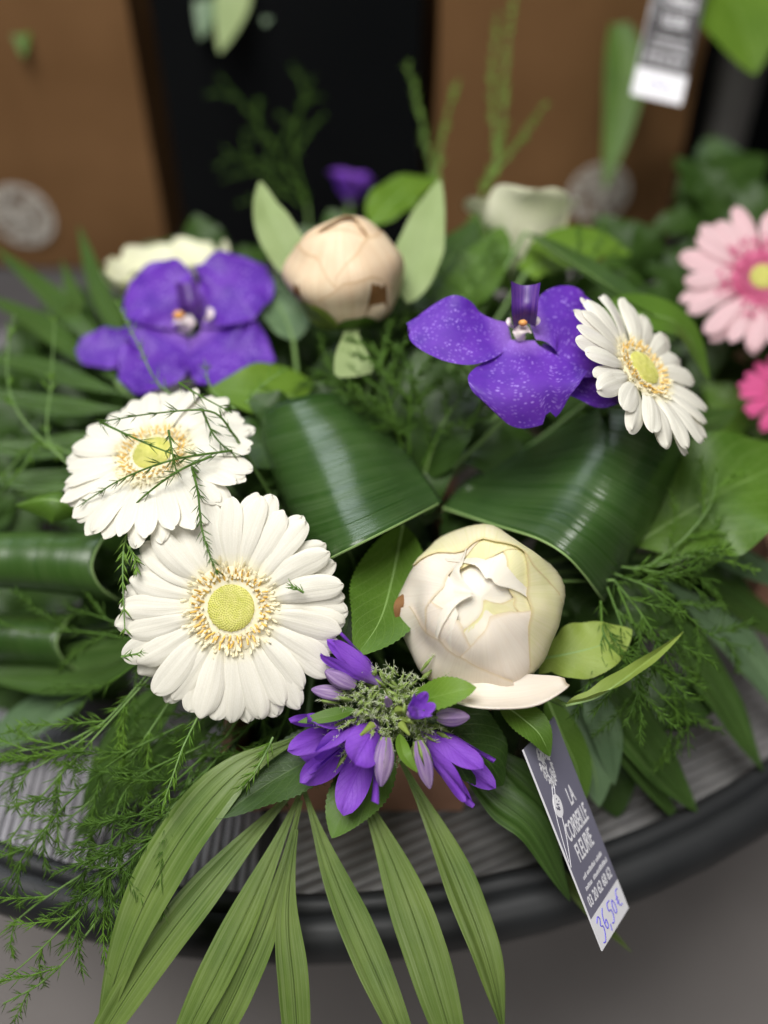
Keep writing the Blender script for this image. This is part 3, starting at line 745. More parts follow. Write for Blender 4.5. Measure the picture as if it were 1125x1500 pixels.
for i, (pts, hw, m, lab) in enumerate([
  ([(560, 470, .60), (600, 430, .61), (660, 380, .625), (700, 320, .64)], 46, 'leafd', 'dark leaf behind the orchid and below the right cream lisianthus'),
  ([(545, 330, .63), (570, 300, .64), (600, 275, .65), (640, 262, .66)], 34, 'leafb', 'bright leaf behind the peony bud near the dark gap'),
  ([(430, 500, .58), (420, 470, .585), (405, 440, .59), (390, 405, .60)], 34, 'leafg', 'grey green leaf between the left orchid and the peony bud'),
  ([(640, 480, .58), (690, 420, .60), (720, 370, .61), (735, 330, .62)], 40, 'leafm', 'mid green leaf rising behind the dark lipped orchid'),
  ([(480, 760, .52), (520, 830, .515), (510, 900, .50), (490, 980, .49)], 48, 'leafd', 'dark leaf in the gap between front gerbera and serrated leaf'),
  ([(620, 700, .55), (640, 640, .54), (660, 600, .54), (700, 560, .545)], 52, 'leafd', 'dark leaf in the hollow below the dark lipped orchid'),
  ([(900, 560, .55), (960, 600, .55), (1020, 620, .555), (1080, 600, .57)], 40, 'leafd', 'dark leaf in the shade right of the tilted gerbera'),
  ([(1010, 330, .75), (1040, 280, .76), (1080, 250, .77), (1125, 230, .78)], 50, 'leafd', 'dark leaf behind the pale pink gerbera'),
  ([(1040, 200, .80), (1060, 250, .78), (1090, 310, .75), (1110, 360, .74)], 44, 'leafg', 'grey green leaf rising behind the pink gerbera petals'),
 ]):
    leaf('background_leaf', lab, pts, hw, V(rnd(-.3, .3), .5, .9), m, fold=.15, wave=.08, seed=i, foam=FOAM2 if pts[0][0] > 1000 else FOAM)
# leaves hanging in from the plants above and behind
for i, (pts, hw, m, lab) in enumerate([
  ([(360, -60, .78), (345, -10, .78), (335, 30, .78), (322, 78, .78)], 26, 'leafp', 'pale blurred leaf hanging in from the plant above, broadest of three'),
  ([(320, -60, .79), (308, -10, .79), (302, 20, .79), (294, 58, .79)], 22, 'leafg', 'grey green blurred leaf hanging in above the dark gap'),
  ([(410, -60, .80), (400, -20, .80), (395, 0, .80), (388, 38, .80)], 22, 'leafg', 'short grey green blurred leaf hanging in above the dark gap'),
  ([(25, -50, .80), (25, 0, .80), (30, 30, .80), (35, 85, .80)], 26, 'leafm', 'blurred green leaf hanging in front of the left paper bag'),
  ([(1010, -70, .72), (1060, -20, .72), (1085, 30, .72), (1105, 110, .72)], 85, 'leafb', 'large bright green blurred leaf behind the hanging price tag'),
  ([(1060, -60, .75), (1100, -20, .75), (1130, 20, .75), (1180, 80, .75)], 70, 'leafm', 'large mid green blurred leaf in the corner behind the hanging tag'),
 ]):
    leaf('hanging_leaf', lab, pts, hw, V(rnd(-.2, .2), .4, .9), m, fold=.12, foam=None, rib=False)

# ------------------------------------------------------------------ glossy folded leaves
def patch(name, label, cols, m='asp', nu=40, nv=30, solid=.0007, edge=None, wr=.0005, seed=0, foam=FOAM):
    cp = [[P(*p) for p in c] for c in cols]
    rows = []
    for j in range(nv + 1):
        v_ = j / nv
        line = [cr(c, v_) for c in cp]
        rows.append([cr(line, i / nu) for i in range(nu + 1)])
    for j in range(nv + 1):
        for i in range(nu + 1):
            q = Vector((i / nu * 1.6, j / nv * 9, seed))
            rows[j][i] = rows[j][i] - FW * wr * (noise.noise(q) + .5 * noise.noise(q * 2.3))
    root = thing(name, label, 'leaf', cp[0][0])
    g = MB(); g.grid(rows); build(g, 'blade', M[m], root, solid=solid)
    build(MB().tube([p for p in rows[-1]][::3], .0007, .0005, n=6), 'leaf_edge', M['aspedge'], root)
    if foam: stem_to(root, cp[-1][1], foam, .002, 'stalk')
    return root
patch('folded_leaf', 'glossy dark green leaf folded over between the white gerbera and the peony', [
  [(392, 640, .585), (410, 700, .570), (440, 765, .548), (464, 818, .525)],
  [(373, 612, .550), (396, 685, .527), (430, 757, .503), (466, 826, .480)],
  [(418, 588, .530), (452, 668, .500), (484, 742, .474), (508, 806, .454)],
  [(482, 576, .538), (528, 645, .508), (560, 715, .484), (584, 768, .464)],
  [(540, 590, .570), (588, 652, .545), (620, 694, .522), (648, 735, .500)],
 ], seed=1)
patch('folded_leaf', 'glossy dark green leaf folded under the small tilted gerbera, above the peony', [
  [(745, 662, .580), (700, 690, .560), (668, 718, .545), (649, 744, .532)],
  [(832, 620, .550), (800, 672, .528), (755, 727, .512), (718, 767, .502)],
  [(893, 594, .530), (868, 662, .504), (830, 732, .490), (790, 790, .480)],
  [(972, 608, .525), (932, 690, .496), (886, 762, .482), (838, 822, .474)],
  [(1013, 632, .552), (978, 716, .526), (932, 800, .510), (882, 877, .500)],
  [(1005, 645, .59), (968, 725, .57), (925, 800, .555), (880, 868, .54)],
 ], seed=2)
def roll(label, x0, x1, yc, ry, d, seed, name='rolled_leaf', m='aspr'):
    cols = []
    for k in range(9):
        a = math.radians(105 - k * 34)
        xe = x1 + 34 * abs(math.sin(a)) ** 2 * (1.25 if a < 0 else .8) - 14
        cols.append([(lerp(x0, xe, t), yc - ry * (.72 + .3 * t) * math.sin(a) * (1 - .02 * k) + 10 * t * t, d - (.014 + .007 * t) * math.cos(a)) for t in (0, .33, .66, 1)])
    return patch(name, label, cols, seed=seed, m=m)
roll('glossy green leaf rolled into a tube, left of the front gerbera', -60, 148, 822, 54, .53, 3)
roll('lower rolled leaf tube beneath the larger one, left of the front gerbera', -60, 96, 935, 46, .56, 4)

# ------------------------------------------------------------------ palm fronds
def palm(label, hub, leaflets, m, foam=FOAM, group=None):
    h = P(*hub); root = thing('palm_frond', label, 'palm frond', h, group)
    for k, (pts, hw, nrm, mm) in enumerate(leaflets):
        g = MB(); P3 = [P(*p) for p in pts]
        rows = leaf_rows(P3, px2m(hw * .98, pts[-1][2]), nrm, prof='palm', fold=rnd(.12, .3), nu=17, nv=30, twist=rnd(-.25, .25), wave=.05, seed=k)
        g.grid(rows); lf = build(g, 'leaflet', M[mm or m], root)
        mb = MB().tube([r[8] + Vector(nrm if not isinstance(nrm, list) else nrm[0]) * .0002 for r in rows][::5], .0005, .00025, n=5)
        o = link('midrib', mb.mesh('midrib', M[mm or m]), lf); 
    if foam: build(MB().tube([h, lerp(h, foam, .5) - Vector((0, 0, .004)), foam], .0016, n=7), 'stalk', M['stem'], root)
    return root
random.seed(11)
n0 = V(0, .45, .9)
palm('green palm frond fanning down over the black table rim below the bellflower', (440, 1160, .468), [
  ([(440, 1080, .470), (350, 1130, .462), (262, 1235, .456), (190, 1375, .452), (142, 1530, .454)], 40, V(-.35, .3, .9), None),
  ([(438, 1150, .470), (345, 1250, .462), (250, 1365, .454), (165, 1490, .450), (90, 1620, .452)], 28, V(.25, .4, .9), None),
  ([(441, 1160, .470), (385, 1285, .460), (325, 1410, .453), (275, 1510, .450), (225, 1620, .452)], 27, V(-.2, .4, .9), None),
  ([(441, 1172, .468), (402, 1320, .457), (352, 1440, .452), (310, 1530, .450), (270, 1640, .452)], 25, V(.35, .4, .9), None),
  ([(434, 1215, .462), (421, 1330, .454), (430, 1440, .450), (436, 1540, .450), (438, 1640, .452)], 23, V(.05, .4, .9), None),
  ([(446, 1160, .470), (484, 1270, .460), (535, 1390, .454), (580, 1495, .450), (630, 1620, .452)], 27, V(.3, .35, .9), None),
  ([(520, 1140, .472), (572, 1255, .462), (620, 1385, .456), (655, 1500, .454), (690, 1620, .456)], 33, V(-.1, .4, .9), None),
  ([(585, 1110, .475), (640, 1220, .464), (690, 1340, .458), (720, 1430, .456), (738, 1515, .458)], 28, V(.4, .35, .8), None),
 ], 'palm')
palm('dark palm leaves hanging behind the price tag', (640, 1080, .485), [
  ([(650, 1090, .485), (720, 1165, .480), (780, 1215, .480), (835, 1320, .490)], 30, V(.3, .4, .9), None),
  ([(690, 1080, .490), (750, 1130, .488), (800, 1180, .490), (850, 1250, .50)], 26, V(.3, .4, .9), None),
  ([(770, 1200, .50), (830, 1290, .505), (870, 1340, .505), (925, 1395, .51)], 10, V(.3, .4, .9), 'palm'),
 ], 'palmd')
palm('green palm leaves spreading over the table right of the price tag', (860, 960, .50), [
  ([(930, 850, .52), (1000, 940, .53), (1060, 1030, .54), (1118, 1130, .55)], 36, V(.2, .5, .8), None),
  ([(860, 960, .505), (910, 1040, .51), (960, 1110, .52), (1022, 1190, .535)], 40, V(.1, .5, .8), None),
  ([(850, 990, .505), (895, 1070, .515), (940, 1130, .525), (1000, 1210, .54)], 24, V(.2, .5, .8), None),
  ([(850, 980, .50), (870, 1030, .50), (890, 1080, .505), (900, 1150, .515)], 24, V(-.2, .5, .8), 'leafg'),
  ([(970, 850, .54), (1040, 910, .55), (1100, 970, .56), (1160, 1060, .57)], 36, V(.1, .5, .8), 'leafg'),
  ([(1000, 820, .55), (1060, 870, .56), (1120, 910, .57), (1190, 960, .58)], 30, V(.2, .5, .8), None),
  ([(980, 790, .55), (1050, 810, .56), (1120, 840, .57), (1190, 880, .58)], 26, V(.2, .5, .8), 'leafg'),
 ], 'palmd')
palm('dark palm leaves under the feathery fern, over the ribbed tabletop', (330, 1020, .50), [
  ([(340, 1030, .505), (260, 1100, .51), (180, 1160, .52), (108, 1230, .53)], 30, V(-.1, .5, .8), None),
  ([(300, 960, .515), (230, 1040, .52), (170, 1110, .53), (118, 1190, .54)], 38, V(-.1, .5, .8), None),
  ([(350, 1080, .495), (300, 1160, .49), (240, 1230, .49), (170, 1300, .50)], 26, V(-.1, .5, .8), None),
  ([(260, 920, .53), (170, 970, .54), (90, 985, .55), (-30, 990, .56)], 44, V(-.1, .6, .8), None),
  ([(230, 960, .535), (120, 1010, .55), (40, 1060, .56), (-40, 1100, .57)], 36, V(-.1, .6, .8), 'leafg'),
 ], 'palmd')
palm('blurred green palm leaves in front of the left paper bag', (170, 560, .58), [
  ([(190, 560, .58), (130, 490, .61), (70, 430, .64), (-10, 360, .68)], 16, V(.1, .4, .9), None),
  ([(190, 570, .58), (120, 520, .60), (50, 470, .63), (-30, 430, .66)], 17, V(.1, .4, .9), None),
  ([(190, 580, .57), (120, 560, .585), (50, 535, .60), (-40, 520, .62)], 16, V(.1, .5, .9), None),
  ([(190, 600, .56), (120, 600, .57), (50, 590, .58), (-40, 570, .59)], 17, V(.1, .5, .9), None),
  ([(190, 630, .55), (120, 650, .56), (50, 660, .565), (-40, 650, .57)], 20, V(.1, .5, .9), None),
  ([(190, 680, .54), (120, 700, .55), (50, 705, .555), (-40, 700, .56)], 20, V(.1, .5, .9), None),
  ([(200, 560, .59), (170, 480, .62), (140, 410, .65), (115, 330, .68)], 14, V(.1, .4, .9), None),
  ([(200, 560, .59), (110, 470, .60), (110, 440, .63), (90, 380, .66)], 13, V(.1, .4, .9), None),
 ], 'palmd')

# ------------------------------------------------------------------ asparagus ferns
def fern(label, branches, m='fern', L=(.007, .0125), r=.00028, dens=1.0, foam=FOAM, sub=0, group='asparagus fern sprays'):
    P0 = P(*branches[0][0])
    root = thing('asparagus_fern', label, 'fern', P0, group)
    for br in branches:
        pts = [P(*p) for p in br]
        ln = sum((pts[i + 1] - pts[i]).length for i in range(len(pts) - 1))
        build(MB().tube(pts, .00065, .0003, n=5, steps=20), 'stem', M['stem'] if m != 'fernd' else M['fernd'], root)
        g = MB()
        def needles(path, ln_, n_, Ls):
            for k in range(n_):
                t = (k + rnd(0, 1)) / n_
                c = cr(path, t); T = (cr(path, min(1, t + .03)) - cr(path, max(0, t - .03))).normalized()
                for q in range(random.choice((3, 4, 4))):
                    v_ = Vector((rnd(-1, 1), rnd(-1, 1), rnd(-1, 1))); v_ = (v_ - T * v_.dot(T)).normalized()
                    g.needle(c, (T + v_ * rnd(.4, .95)).normalized(), rnd(*Ls) * (1 - .3 * t), r)
        if sub:
            for k in range(sub):
                t = .12 + .8 * (k + rnd(0, .6)) / sub
                c = cr(pts, t); T = (cr(pts, min(1, t + .03)) - cr(pts, max(0, t - .03))).normalized()
                sd = T.cross(-FW).normalized() * (1 if k % 2 else -1)
                ll = rnd(.024, .044) * (1.15 - .6 * t)
                e = c + (T * rnd(.7, 1) + sd * rnd(.45, .9) - FW * rnd(-.25, .3)).normalized() * ll
                path = [c, (c + e) / 2 + T * .002, e - Vector((0, 0, .002))]
                g.tube(path, .0004, .0002, n=4, steps=5)
                needles(path, ll, max(6, int(ll * 560 * dens)), (L[0] * .8, L[1] * .8))
            needles(pts, ln, int(ln * 120 * dens), L)
        else:
            needles(pts, ln, max(6, int(ln * 380 * dens)), L)
        build(g, 'needles', M[m], root, 'stuff')
    if foam: build(MB().tube([P0, lerp(P0, foam, .5) - Vector((0, 0, .006)), foam], .0008, n=5), 'stalk', M['stem'], root)
    return root
random.seed(31)
G1 = .470
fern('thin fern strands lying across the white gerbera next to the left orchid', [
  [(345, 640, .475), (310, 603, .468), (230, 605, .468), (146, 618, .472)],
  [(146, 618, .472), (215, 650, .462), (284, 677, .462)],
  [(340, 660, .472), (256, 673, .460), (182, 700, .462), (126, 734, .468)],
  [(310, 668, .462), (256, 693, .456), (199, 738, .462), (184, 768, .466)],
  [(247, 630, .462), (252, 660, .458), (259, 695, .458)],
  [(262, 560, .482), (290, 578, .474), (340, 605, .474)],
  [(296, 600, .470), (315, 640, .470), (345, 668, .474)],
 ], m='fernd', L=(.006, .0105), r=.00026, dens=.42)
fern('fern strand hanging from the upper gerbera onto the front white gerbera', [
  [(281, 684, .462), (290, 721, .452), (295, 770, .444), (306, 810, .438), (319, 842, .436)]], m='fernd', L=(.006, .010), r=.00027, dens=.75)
fern('upright light green fern tip at the left edge of the front gerbera', [
  [(195, 762, .470), (182, 800, .462), (180, 850, .458), (183, 925, .456)], [(150, 775, .475), (175, 768, .470), (215, 755, .468)], [(190, 800, .462), (196, 815, .458), (200, 835, .456)]], m='ferny', L=(.006, .010), r=.0005, dens=.6)
fern('tiny fern tip resting on a right petal of the front gerbera', [[(445, 868, .447), (434, 862, .446), (426, 857, .446)]], m='fern', L=(.004, .006), r=.00025, foam=None)
fern('tiny fern tip touching the left petals of the front gerbera', [[(178, 962, .45), (190, 960, .448), (206, 956, .446)]], m='fern', L=(.004, .006), r=.00025, foam=None)
fern('long feathery fern spray trailing left over the ribbed tabletop', [
  [(240, 960, .485), (150, 1060, .478), (70, 1115, .475), (-10, 1150, .475)],
  [(235, 975, .48), (130, 1090, .474), (50, 1180, .472), (-10, 1270, .475)],
  [(260, 1010, .485), (190, 1110, .48), (100, 1200, .475), (20, 1230, .478)],
  [(150, 1060, .478), (90, 1090, .478), (30, 1100, .48), (-10, 1110, .482)],
 ], m='fern', dens=.85, sub=5)
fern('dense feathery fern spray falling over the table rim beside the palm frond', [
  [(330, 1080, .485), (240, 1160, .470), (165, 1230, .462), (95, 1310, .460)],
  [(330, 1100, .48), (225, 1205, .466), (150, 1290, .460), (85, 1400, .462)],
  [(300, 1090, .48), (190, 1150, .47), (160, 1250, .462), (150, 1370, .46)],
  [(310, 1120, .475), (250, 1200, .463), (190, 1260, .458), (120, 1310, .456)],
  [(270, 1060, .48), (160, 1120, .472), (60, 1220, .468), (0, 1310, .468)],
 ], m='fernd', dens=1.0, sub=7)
fern('fern strands reaching past the table rim towards the floor', [
  [(220, 1230, .470), (130, 1320, .462), (60, 1390, .462), (-5, 1445, .465)],
  [(200, 1270, .468), (110, 1390, .462), (60, 1440, .462), (5, 1470, .465)],
  [(170, 1250, .468), (60, 1320, .468), (0, 1370, .47)],
 ], m='fern', dens=.7, sub=3)
fern('bright fern tip hanging just below the front white gerbera', [[(290, 1050, .462), (268, 1095, .452), (252, 1140, .448), (238, 1180, .447)], [(400, 1080, .458), (380, 1120, .452), (355, 1155, .45)]], m='fern', L=(.007, .012), r=.0004, dens=.9)
fern('fern strands below the rolled leaves, left of the front gerbera', [
  [(215, 940, .50), (120, 925, .51), (40, 925, .52), (-20, 900, .53)], [(220, 955, .50), (160, 1000, .50), (90, 1030, .51)], [(215, 930, .505), (150, 905, .51), (100, 890, .515)]], m='fernd', dens=.7, sub=3)
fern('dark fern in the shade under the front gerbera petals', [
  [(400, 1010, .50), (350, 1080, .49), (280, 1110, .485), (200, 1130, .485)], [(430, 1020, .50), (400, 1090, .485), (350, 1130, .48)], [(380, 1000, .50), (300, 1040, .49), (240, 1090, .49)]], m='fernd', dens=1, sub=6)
fern('feathery fern tuft right of the peony beneath the glossy folded leaf', [
  [(900, 850, 0.493), (940, 900, 0.483), (970, 950, 0.483), (1000, 1010, 0.488)],
  [(890, 860, 0.493), (915, 930, 0.483), (925, 990, 0.478), (930, 1060, 0.483)],
  [(900, 840, 0.498), (970, 870, 0.488), (1040, 930, 0.493), (1100, 950, 0.508)],
  [(910, 830, 0.498), (980, 840, 0.493), (1050, 850, 0.498)],
  [(880, 880, 0.488), (890, 940, 0.478), (960, 1010, 0.478), (1010, 1060, 0.488)],
  [(905, 860, 0.488), (950, 960, 0.483), (1000, 1030, 0.488), (1010, 1110, 0.498)],
 ], m='fernd', dens=.9, sub=6)
fern('fern wisps lying on the large round bright leaf', [
  [(950, 830, .515), (1000, 790, .51), (1040, 740, .512), (1050, 690, .52)], [(960, 830, .51), (1020, 810, .51), (1070, 790, .515)]], m='fern', dens=.6, sub=4)
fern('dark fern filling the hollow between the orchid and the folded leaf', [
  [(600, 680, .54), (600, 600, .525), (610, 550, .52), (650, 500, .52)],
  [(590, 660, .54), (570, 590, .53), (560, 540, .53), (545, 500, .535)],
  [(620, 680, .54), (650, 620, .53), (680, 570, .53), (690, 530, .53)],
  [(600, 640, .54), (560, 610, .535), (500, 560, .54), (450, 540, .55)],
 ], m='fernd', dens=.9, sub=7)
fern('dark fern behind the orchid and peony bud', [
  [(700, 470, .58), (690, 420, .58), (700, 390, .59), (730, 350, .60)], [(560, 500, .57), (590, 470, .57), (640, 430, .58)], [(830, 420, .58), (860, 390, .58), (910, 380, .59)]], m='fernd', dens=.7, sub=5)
fern('fern strands in front of the left orchid petals', [
  [(330, 610, .505), (240, 570, .515), (200, 500, .525), (170, 440, .54)], [(345, 600, .505), (310, 570, .515), (300, 530, .525)], [(360, 590, .51), (390, 560, .52), (420, 540, .53)]], m='fern', dens=.3, r=.0003)
fern('pale fern stalks standing in front of the right paper bag', [
  [(700, 300, .68), (735, 200, .70), (740, 100, .72), (755, -20, .74)], [(705, 280, .68), (760, 210, .70), (800, 150, .72)], [(640, 290, .68), (620, 190, .70), (598, 95, .72)], [(640, 280, .68), (650, 190, .70), (670, 120, .72)], [(730, 250, .69), (720, 120, .72), (730, 20, .74)]], m='ferny', dens=.5, L=(.006, .012), r=.0006)
fern('thin blurred grass-like fern strands left of the upper gerbera', [
  [(100, 680, .53), (30, 610, .54), (10, 540, .55), (20, 460, .56)], [(110, 690, .53), (70, 640, .54), (75, 560, .55), (80, 470, .56)], [(130, 680, .53), (60, 650, .54), (0, 700, .54)], [(60, 640, .54), (30, 690, .54), (-10, 730, .55)]], m='fern', dens=.12, r=.0006)

# ------------------------------------------------------------------ leafy fill deep in the arrangement
def sprig(label, root_px, n, spread, m, size, foam, group, seed):
    random.seed(seed)
    c = P(*root_px); t = thing('leafy_sprig', label, 'foliage', c, group)
    build(MB().tube([foam, lerp(foam, c, .5) + Vector((0, 0, .01)), c], .0018, .0012, n=6), 'stem', M['stem'], t)
    for k in range(n):
        a = k * 2.4 + rnd(-.4, .4)
        dr = V(math.cos(a), math.sin(a) * .8, rnd(-.1, .35))
        p0 = c + dr * .004 + FW * rnd(0, .012); L_ = size * rnd(.75, 1.15)
        g = MB(); g.grid(leaf_rows([p0, p0 + dr * L_ * .5 - FW * .004, p0 + dr * L_ - Vector((0, 0, .006))], L_ * .30, V(rnd(-.3, .3), .5, .8), fold=.15, wave=.1, seed=k))
        build(g, 'leaf', M[m], t)
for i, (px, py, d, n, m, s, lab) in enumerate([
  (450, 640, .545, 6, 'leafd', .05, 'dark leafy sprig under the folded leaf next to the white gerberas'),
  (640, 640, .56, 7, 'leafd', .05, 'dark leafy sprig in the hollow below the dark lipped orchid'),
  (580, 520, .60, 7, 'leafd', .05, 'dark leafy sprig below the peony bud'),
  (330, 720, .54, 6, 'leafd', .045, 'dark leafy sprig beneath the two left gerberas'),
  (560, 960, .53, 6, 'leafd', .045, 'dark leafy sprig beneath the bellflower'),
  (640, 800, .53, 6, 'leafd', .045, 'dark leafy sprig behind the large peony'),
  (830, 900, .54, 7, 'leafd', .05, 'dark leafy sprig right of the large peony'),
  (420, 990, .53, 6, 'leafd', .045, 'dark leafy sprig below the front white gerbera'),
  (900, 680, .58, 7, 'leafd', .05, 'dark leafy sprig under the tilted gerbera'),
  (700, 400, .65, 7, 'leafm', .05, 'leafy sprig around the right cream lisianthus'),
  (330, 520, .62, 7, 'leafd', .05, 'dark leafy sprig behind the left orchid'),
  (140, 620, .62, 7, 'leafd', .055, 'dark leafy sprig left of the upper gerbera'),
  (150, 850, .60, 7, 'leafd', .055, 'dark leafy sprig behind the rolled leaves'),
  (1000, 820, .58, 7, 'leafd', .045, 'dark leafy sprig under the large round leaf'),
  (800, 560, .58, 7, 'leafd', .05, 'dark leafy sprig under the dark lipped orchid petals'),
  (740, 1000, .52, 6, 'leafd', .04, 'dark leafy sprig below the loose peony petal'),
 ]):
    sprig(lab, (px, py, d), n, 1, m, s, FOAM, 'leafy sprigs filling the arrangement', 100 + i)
for i, (px, py, d, n, m, s, lab) in enumerate([
  (1090, 520, .68, 8, 'leafd', .055, 'leafy sprig between the two pink daisies'),
  (1060, 330, .72, 8, 'leafd', .06, 'leafy sprig behind the pale pink gerbera'),
  (1100, 640, .64, 7, 'leafm', .05, 'mid green leafy sprig below the hot pink daisy')]):
    sprig(lab, (px, py, d), n, 1, m, s, FOAM2, 'leafy sprigs of the pink arrangement', 140 + i)
fern('dim dark fern in the black gap beside the left paper bag', [
  [(450, 300, .74), (410, 230, .77), (370, 170, .79), (320, 110, .80)], [(450, 300, .74), (430, 220, .77), (440, 160, .79), (455, 120, .80)], [(440, 300, .74), (380, 250, .76), (330, 220, .78)]], m='fernd', dens=.35, r=.0004, sub=5, foam=FOAM + Vector((0, .1, -.02)))

# ------------------------------------------------------------------ lisianthus and far bell flower
def cupflower(name, label, c, ax, L_, rad, n, m, base, seed, group=None):
    random.seed(seed)
    root = thing(name, label, 'flower', c, group)
    S = ax.cross(RT if abs(ax.dot(RT)) < .9 else UP).normalized(); N_ = ax.cross(S)
    for k in range(n):
        a = k * math.tau / n + rnd(-.15, .15); q = S * math.cos(a) + N_ * math.sin(a)
        r_ = rad * rnd(.85, 1.1) * (1 if k % 2 else .8)
        g = MB(); g.grid(leaf_rows([c, c + ax * L_ * .45 + q * r_ * .45, c + ax * L_ * .85 + q * r_ * .8, c + ax * L_ * 1.02 + q * r_ * 1.15], rad * .72, (ax * .3 - q).normalized(), prof='round', w0=.2, fold=0, cup=-.35, wave=.14, wfreq=1.6, seed=k, nu=13))
        build(g, 'petal', M[m], root)
    stem_to(root, c, base, .002)
cupflower('lisianthus', 'cream lisianthus bloom in front of the right paper bag', P(762, 424, .645), V(0, .9, .1), .052, .036, 6, 'cream', FOAM + Vector((.05, .09, -.01)), 1, 'cream lisianthus')
cupflower('lisianthus', 'cream lisianthus bloom behind the left purple orchid', P(265, 485, .66), V(-.1, .85, .5), .044, .042, 7, 'cream', FOAM + Vector((-.05, .09, -.01)), 2, 'cream lisianthus')
cupflower('far_bellflower', 'small blurred purple flower in the dark gap behind the peony bud', P(512, 300, .80), V(.1, .8, .4), .022, .018, 5, 'bell', FOAM + Vector((0, .12, -.02)), 3)

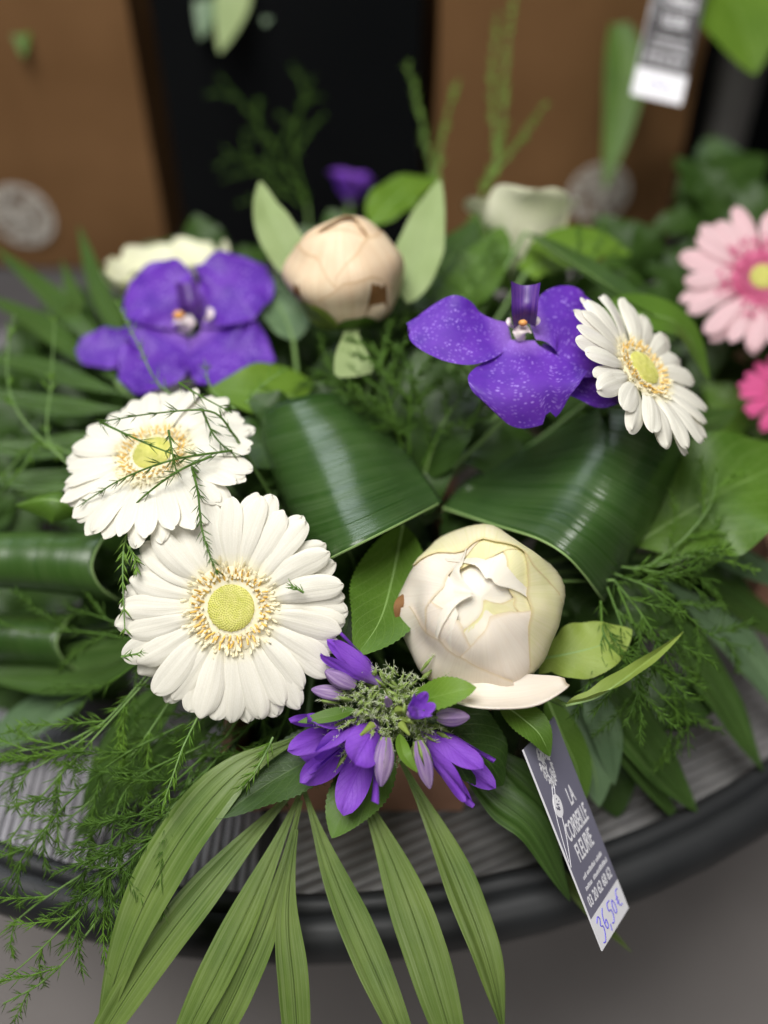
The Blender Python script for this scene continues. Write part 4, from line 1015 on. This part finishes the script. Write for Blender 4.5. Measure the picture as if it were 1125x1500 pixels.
# ------------------------------------------------------------------ price tags
def text_mesh(body, size, xscale, m):
    c = bpy.data.curves.new('t', 'FONT'); c.body = body; c.size = size; c.align_x = 'CENTER'; c.align_y = 'CENTER'
    c.extrude = .00004; c.offset = size * .012
    o = bpy.data.objects.new('t', c); COL.objects.link(o)
    dg = bpy.context.evaluated_depsgraph_get()
    me = bpy.data.meshes.new_from_object(o.evaluated_get(dg))
    bpy.data.objects.remove(o)
    for v in me.vertices: v.co.x *= xscale
    me.materials.clear(); me.materials.append(m)
    return me
def price_tag(label, tl, xv, yv, mcard, Wt, Lt, price, group):
    """tl: world corner, xv: reading direction, yv: down direction"""
    root = thing('price_tag', label, 'price tag', group=group)
    z = xv.cross(-yv).normalized()
    X = xv.normalized(); Y = z.cross(X)
    root.matrix_world = Matrix.Translation(tl) @ Matrix((X, Y, z)).transposed().to_4x4()
    sh = (-yv).normalized().dot(X) * Lt      # keeps a slightly skewed card rectangular
    g = MB(); g.box((0, -Lt * .845, -.0005), (Wt, 0, 0)); link('card', g.mesh('card', M[mcard], False), root)
    g = MB(); g.box((0, -Lt, -.0005), (Wt, -Lt * .8455, 0)); link('price_field', g.mesh('price_field', M['tagwhite'], False), root)
    g = MB(); g.box((-.0005, -Lt, -.0006), (-.00002, 0, .0001)); link('card_edge', g.mesh('card_edge', M['tagwhite'], False), root)
    for body, s_, t_, size, wid in (('LA', .66, .345, .0125, .17), ('CORBEILLE', .55, .465, .0125, .66), ('FLEURIE', .52, .575, .0125, .50), ('03 20 62 68 62', .50, .785, .0075, .80)):
        me = text_mesh(body, size, 1, M['tagwhite'])
        w_ = max(v.co.x for v in me.vertices) - min(v.co.x for v in me.vertices)
        for v in me.vertices: v.co.x *= wid * Wt / w_
        o = link('lettering', me, root); o.location = (s_ * Wt, -t_ * Lt, .00009)
    # two lines of small print, far too small to read
    g = MB(); random.seed(4)
    for t_, groups in ((.675, ((.20, .29), (.33, .60), (.65, .85))), (.722, ((.16, .38), (.43, .92)))):
        for a, b in groups:
            s_ = a
            while s_ < b:
                ww = rnd(.012, .02); hh = rnd(.014, .024)
                g.box((s_ * Wt, -(t_ + .012) * Lt, .00002), ((s_ + ww) * Wt, -(t_ + .012 - hh) * Lt, .00008)); s_ += ww + .012
    link('small_print', g.mesh('small_print', M['tagwhite'], False), root)
    # drawing: wheat-like bouquet, round seal and stalks
    g = MB()
    for k in range(120):
        tt = rnd(0, 1); ss = rnd(-1, 1) * (math.sin(math.pi * (.12 + .84 * tt)) ** .6) * .15
        p = Vector(((.37 + ss) * Wt, -(.05 + .19 * tt) * Lt, .00003)); a = rnd(-.5, .5) - ss * 3
        dr = Vector((math.sin(a), math.cos(a), 0)); sd = Vector((dr.y, -dr.x, 0)); l_ = rnd(.0018, .0036); w_ = rnd(.0004, .0008)
        g.poly([p - dr * l_ * .5, p + sd * w_, p + dr * l_ * .5, p - sd * w_][::-1])
    link('bouquet_drawing', g.mesh('bouquet_drawing', M['tagwhite'], False), root)
    g = MB(); c = Vector((.265 * Wt, -.325 * Lt, .00003)); ra, rb = .115 * Wt, .055 * Lt
    g.poly([c + Vector((ra * math.cos(k / 28 * math.tau), rb * math.sin(k / 28 * math.tau), 0)) for k in range(28)])
    link('seal', g.mesh('seal', M['tagwhite'], False), root)
    g = MB()
    for k in range(16):
        p = c + Vector((rnd(-.6, .6) * ra, rnd(-.6, .6) * rb, .00003)); g.box(p - Vector((.0005, .0003, 0)), p + Vector((.0004, .0003, .00002)))
    link('seal_marks', g.mesh('seal_marks', M[mcard], False), root)
    def stroke(pts, r, m, name):
        link(name, MB().tube([Vector((a * Wt, -b * Lt, .00006)) for a, b in pts], r, n=5, steps=len(pts) * 5).mesh(name, m), root)
    stroke([(.36, .24), (.33, .26), (.30, .275)], .00018, M['tagwhite'], 'stalk_line')
    stroke([(.26, .38), (.20, .45), (.10, .53), (.02, .585)], .00018, M['tagwhite'], 'stalk_line')
    stroke([(.30, .235), (.16, .33), (.08, .44), (.02, .56)], .00018, M['tagwhite'], 'stalk_line')
    if price:
        glyphs = [
          [(.10, .885), (.17, .868), (.205, .885), (.165, .912), (.215, .925), (.205, .955), (.14, .985), (.08, .98)],
          [(.36, .862), (.30, .885), (.275, .925), (.30, .955), (.345, .945), (.345, .918), (.29, .925)],
          [(.405, .955), (.385, .985)],
          [(.585, .872), (.50, .874), (.485, .905), (.545, .912), (.555, .945), (.50, .968), (.455, .96)],
          [(.645, .885), (.61, .91), (.625, .945), (.675, .945), (.69, .91), (.655, .885), (.63, .895)],
          [(.90, .875), (.83, .875), (.79, .91), (.81, .945), (.88, .95)],
          [(.755, .905), (.83, .903)], [(.755, .925), (.825, .922)]]
        for gl in glyphs: stroke(gl, .00027, M['ink'], 'handwriting')
    else:
        stroke([(.25, .92), (.4, .9), (.5, .94), (.65, .91), (.75, .93)], .0004, M['ink'], 'handwriting')
    return root
tl = P(767, 1098, .448)
bl = P(883, 1392, .459)
br = P(911, 1304, .482)
yv = bl - tl
xv = br - bl; xv = xv - yv * (xv.dot(yv) / yv.length_squared)
price_tag('grey shop price tag with white lettering, hanging from the front of the arrangement', tl, xv, yv, 'taggrey', xv.length, yv.length, True, 'price tags')
t2 = P(985, -130, .70); b2 = P(925, 138, .70); r2 = P(995, 166, .70)
yv = b2 - t2; xv = r2 - b2; xv = xv - yv * (xv.dot(yv) / yv.length_squared)
price_tag('blurred dark price tag hanging in front of the right paper bag', t2, xv, yv, 'tagblack', xv.length, yv.length, False, 'price tags')

# ------------------------------------------------------------------ paper bags and post behind
def bag(label, x0, x1, y0, dep, h, rot, emb):
    root = thing('paper_bag', label, 'bag', ((x0 + x1) / 2, y0, TABLE_Z - .008), 'kraft paper bags')
    root.rotation_euler = (0, 0, rot)
    wd = x1 - x0; hw_ = wd / 2
    g = MB(); n = 10
    def wob(x_, z_): return .004 * noise.noise(Vector((x_ * 12, z_ * 9, x0 * 7)))
    g.grid([[Vector((lerp(-hw_, hw_, i / n), wob(i / n, j / n), h * j / n)) for i in range(n + 1)] for j in range(n + 1)])
    link('front_panel', g.mesh('front_panel', M['kraft']), root)
    for s_ in (-1, 1):
        g = MB()
        g.grid([[Vector((s_ * (hw_ - .022 * math.sin(i / 8 * math.pi) * (.3 + .7 * j / n)), dep * i / 8 + (wob(1 if s_ > 0 else 0, j / n) if i == 0 else 0), h * j / n)) for i in range(9)] for j in range(n + 1)], s_ < 0)
        link('side_gusset', g.mesh('side_gusset', M['kraft']), root)
    g = MB(); g.grid([[Vector((lerp(hw_, -hw_, i / 4), dep, h * j / 4)) for i in range(5)] for j in range(5)]); link('back_panel', g.mesh('back_panel', M['kraft']), root)
    ex, ez, er = emb
    g = MB()
    g.grid([[Vector((ex + r_ * math.cos(k / 40 * math.tau), -.0052, ez + r_ * math.sin(k / 40 * math.tau))) for k in range(41)] for r_ in (er, er * .86)])
    for k in range(90):
        a = rnd(0, math.tau); rr = er * .82 * math.sqrt(rnd(0, 1)); q = Vector((ex + rr * math.cos(a), -.0052, ez + rr * math.sin(a))); b_ = rnd(0, 3.1); l_ = er * rnd(.10, .26)
        dr = Vector((math.cos(b_), 0, math.sin(b_))) * l_; sd = Vector((-dr.z, 0, dr.x)) * .4
        g.poly([q - dr, q + sd, q + dr, q - sd])
    link('round_emblem', g.mesh('round_emblem', M['print'], False), root)
    return root
random.seed(77)
bag('brown kraft paper bag with pale round emblem, behind the left orchid', -.513, -.200, .84, .14, .40, math.radians(-4), (.027, .056, .030))
bag('brown kraft paper bag with pale round emblem, behind the right lisianthus', .0435, .262, .84, .14, .42, math.radians(3), (.040, .076, .0277))
pz = thing('grey_post', 'grey metal post beside the right paper bag, behind the pink gerbera, with an added unseen shade board', 'rack', (.305, .88, TABLE_Z - .008))
zz = TABLE_Z - .008
build(MB().tube([Vector((.305, .88, zz)), Vector((.308, .88, zz + .25)), Vector((.308, .88, zz + .52))], .020, .020, n=20), 'shaft', M['zinc'], pz)
build(MB().tube([Vector((.305, .88, zz)), Vector((.305, .88, zz + .012))], .030, .030, n=20), 'base', M['zinc'], pz)
build(MB().tube([Vector((-.62, 1.25, zz - .73)), Vector((-.62, 1.25, zz + .3)), Vector((-.62, 1.25, zz + .52))], .020, .020, n=20), 'shaft', M['zinc'], pz)  # unseen leg for the added board
g = MB(); g.box((-.75, .80, zz + .52), (.75, 1.30, zz + .545)); build(g, 'shade_board', M['wall'], pz, smooth=False)  # board added out of view to keep lamp light off the background
# ------------------------------------------------------------------ black crate added to darken the shaded gap between the bags
cr_ = thing('gap_shade_crate', 'added black crate standing in for the shade between the two paper bags', 'crate', (-.085, .93, TABLE_Z - .008))
z0 = TABLE_Z - .008
for nm, lo, hi in (('front_wall', (-.185, .845, 0), (.03, .851, .30)), ('back_wall', (-.185, 1.05, 0), (.03, 1.056, .30)), ('side_wall', (-.185, .8512, 0), (-.179, 1.0498, .30)), ('side_wall', (.024, .8512, 0), (.03, 1.0498, .30)), ('crate_floor', (-.1788, .8512, .002), (.0238, 1.0498, .008)), ('lip', (-.188, .838, .270), (.035, .8448, .296))):
    g = MB(); g.box((lo[0], lo[1], lo[2] + z0), (hi[0], hi[1], hi[2] + z0)); build(g, nm, M['wall'], cr_, smooth=False)
# ------------------------------------------------------------------ more dark foliage low at the sides
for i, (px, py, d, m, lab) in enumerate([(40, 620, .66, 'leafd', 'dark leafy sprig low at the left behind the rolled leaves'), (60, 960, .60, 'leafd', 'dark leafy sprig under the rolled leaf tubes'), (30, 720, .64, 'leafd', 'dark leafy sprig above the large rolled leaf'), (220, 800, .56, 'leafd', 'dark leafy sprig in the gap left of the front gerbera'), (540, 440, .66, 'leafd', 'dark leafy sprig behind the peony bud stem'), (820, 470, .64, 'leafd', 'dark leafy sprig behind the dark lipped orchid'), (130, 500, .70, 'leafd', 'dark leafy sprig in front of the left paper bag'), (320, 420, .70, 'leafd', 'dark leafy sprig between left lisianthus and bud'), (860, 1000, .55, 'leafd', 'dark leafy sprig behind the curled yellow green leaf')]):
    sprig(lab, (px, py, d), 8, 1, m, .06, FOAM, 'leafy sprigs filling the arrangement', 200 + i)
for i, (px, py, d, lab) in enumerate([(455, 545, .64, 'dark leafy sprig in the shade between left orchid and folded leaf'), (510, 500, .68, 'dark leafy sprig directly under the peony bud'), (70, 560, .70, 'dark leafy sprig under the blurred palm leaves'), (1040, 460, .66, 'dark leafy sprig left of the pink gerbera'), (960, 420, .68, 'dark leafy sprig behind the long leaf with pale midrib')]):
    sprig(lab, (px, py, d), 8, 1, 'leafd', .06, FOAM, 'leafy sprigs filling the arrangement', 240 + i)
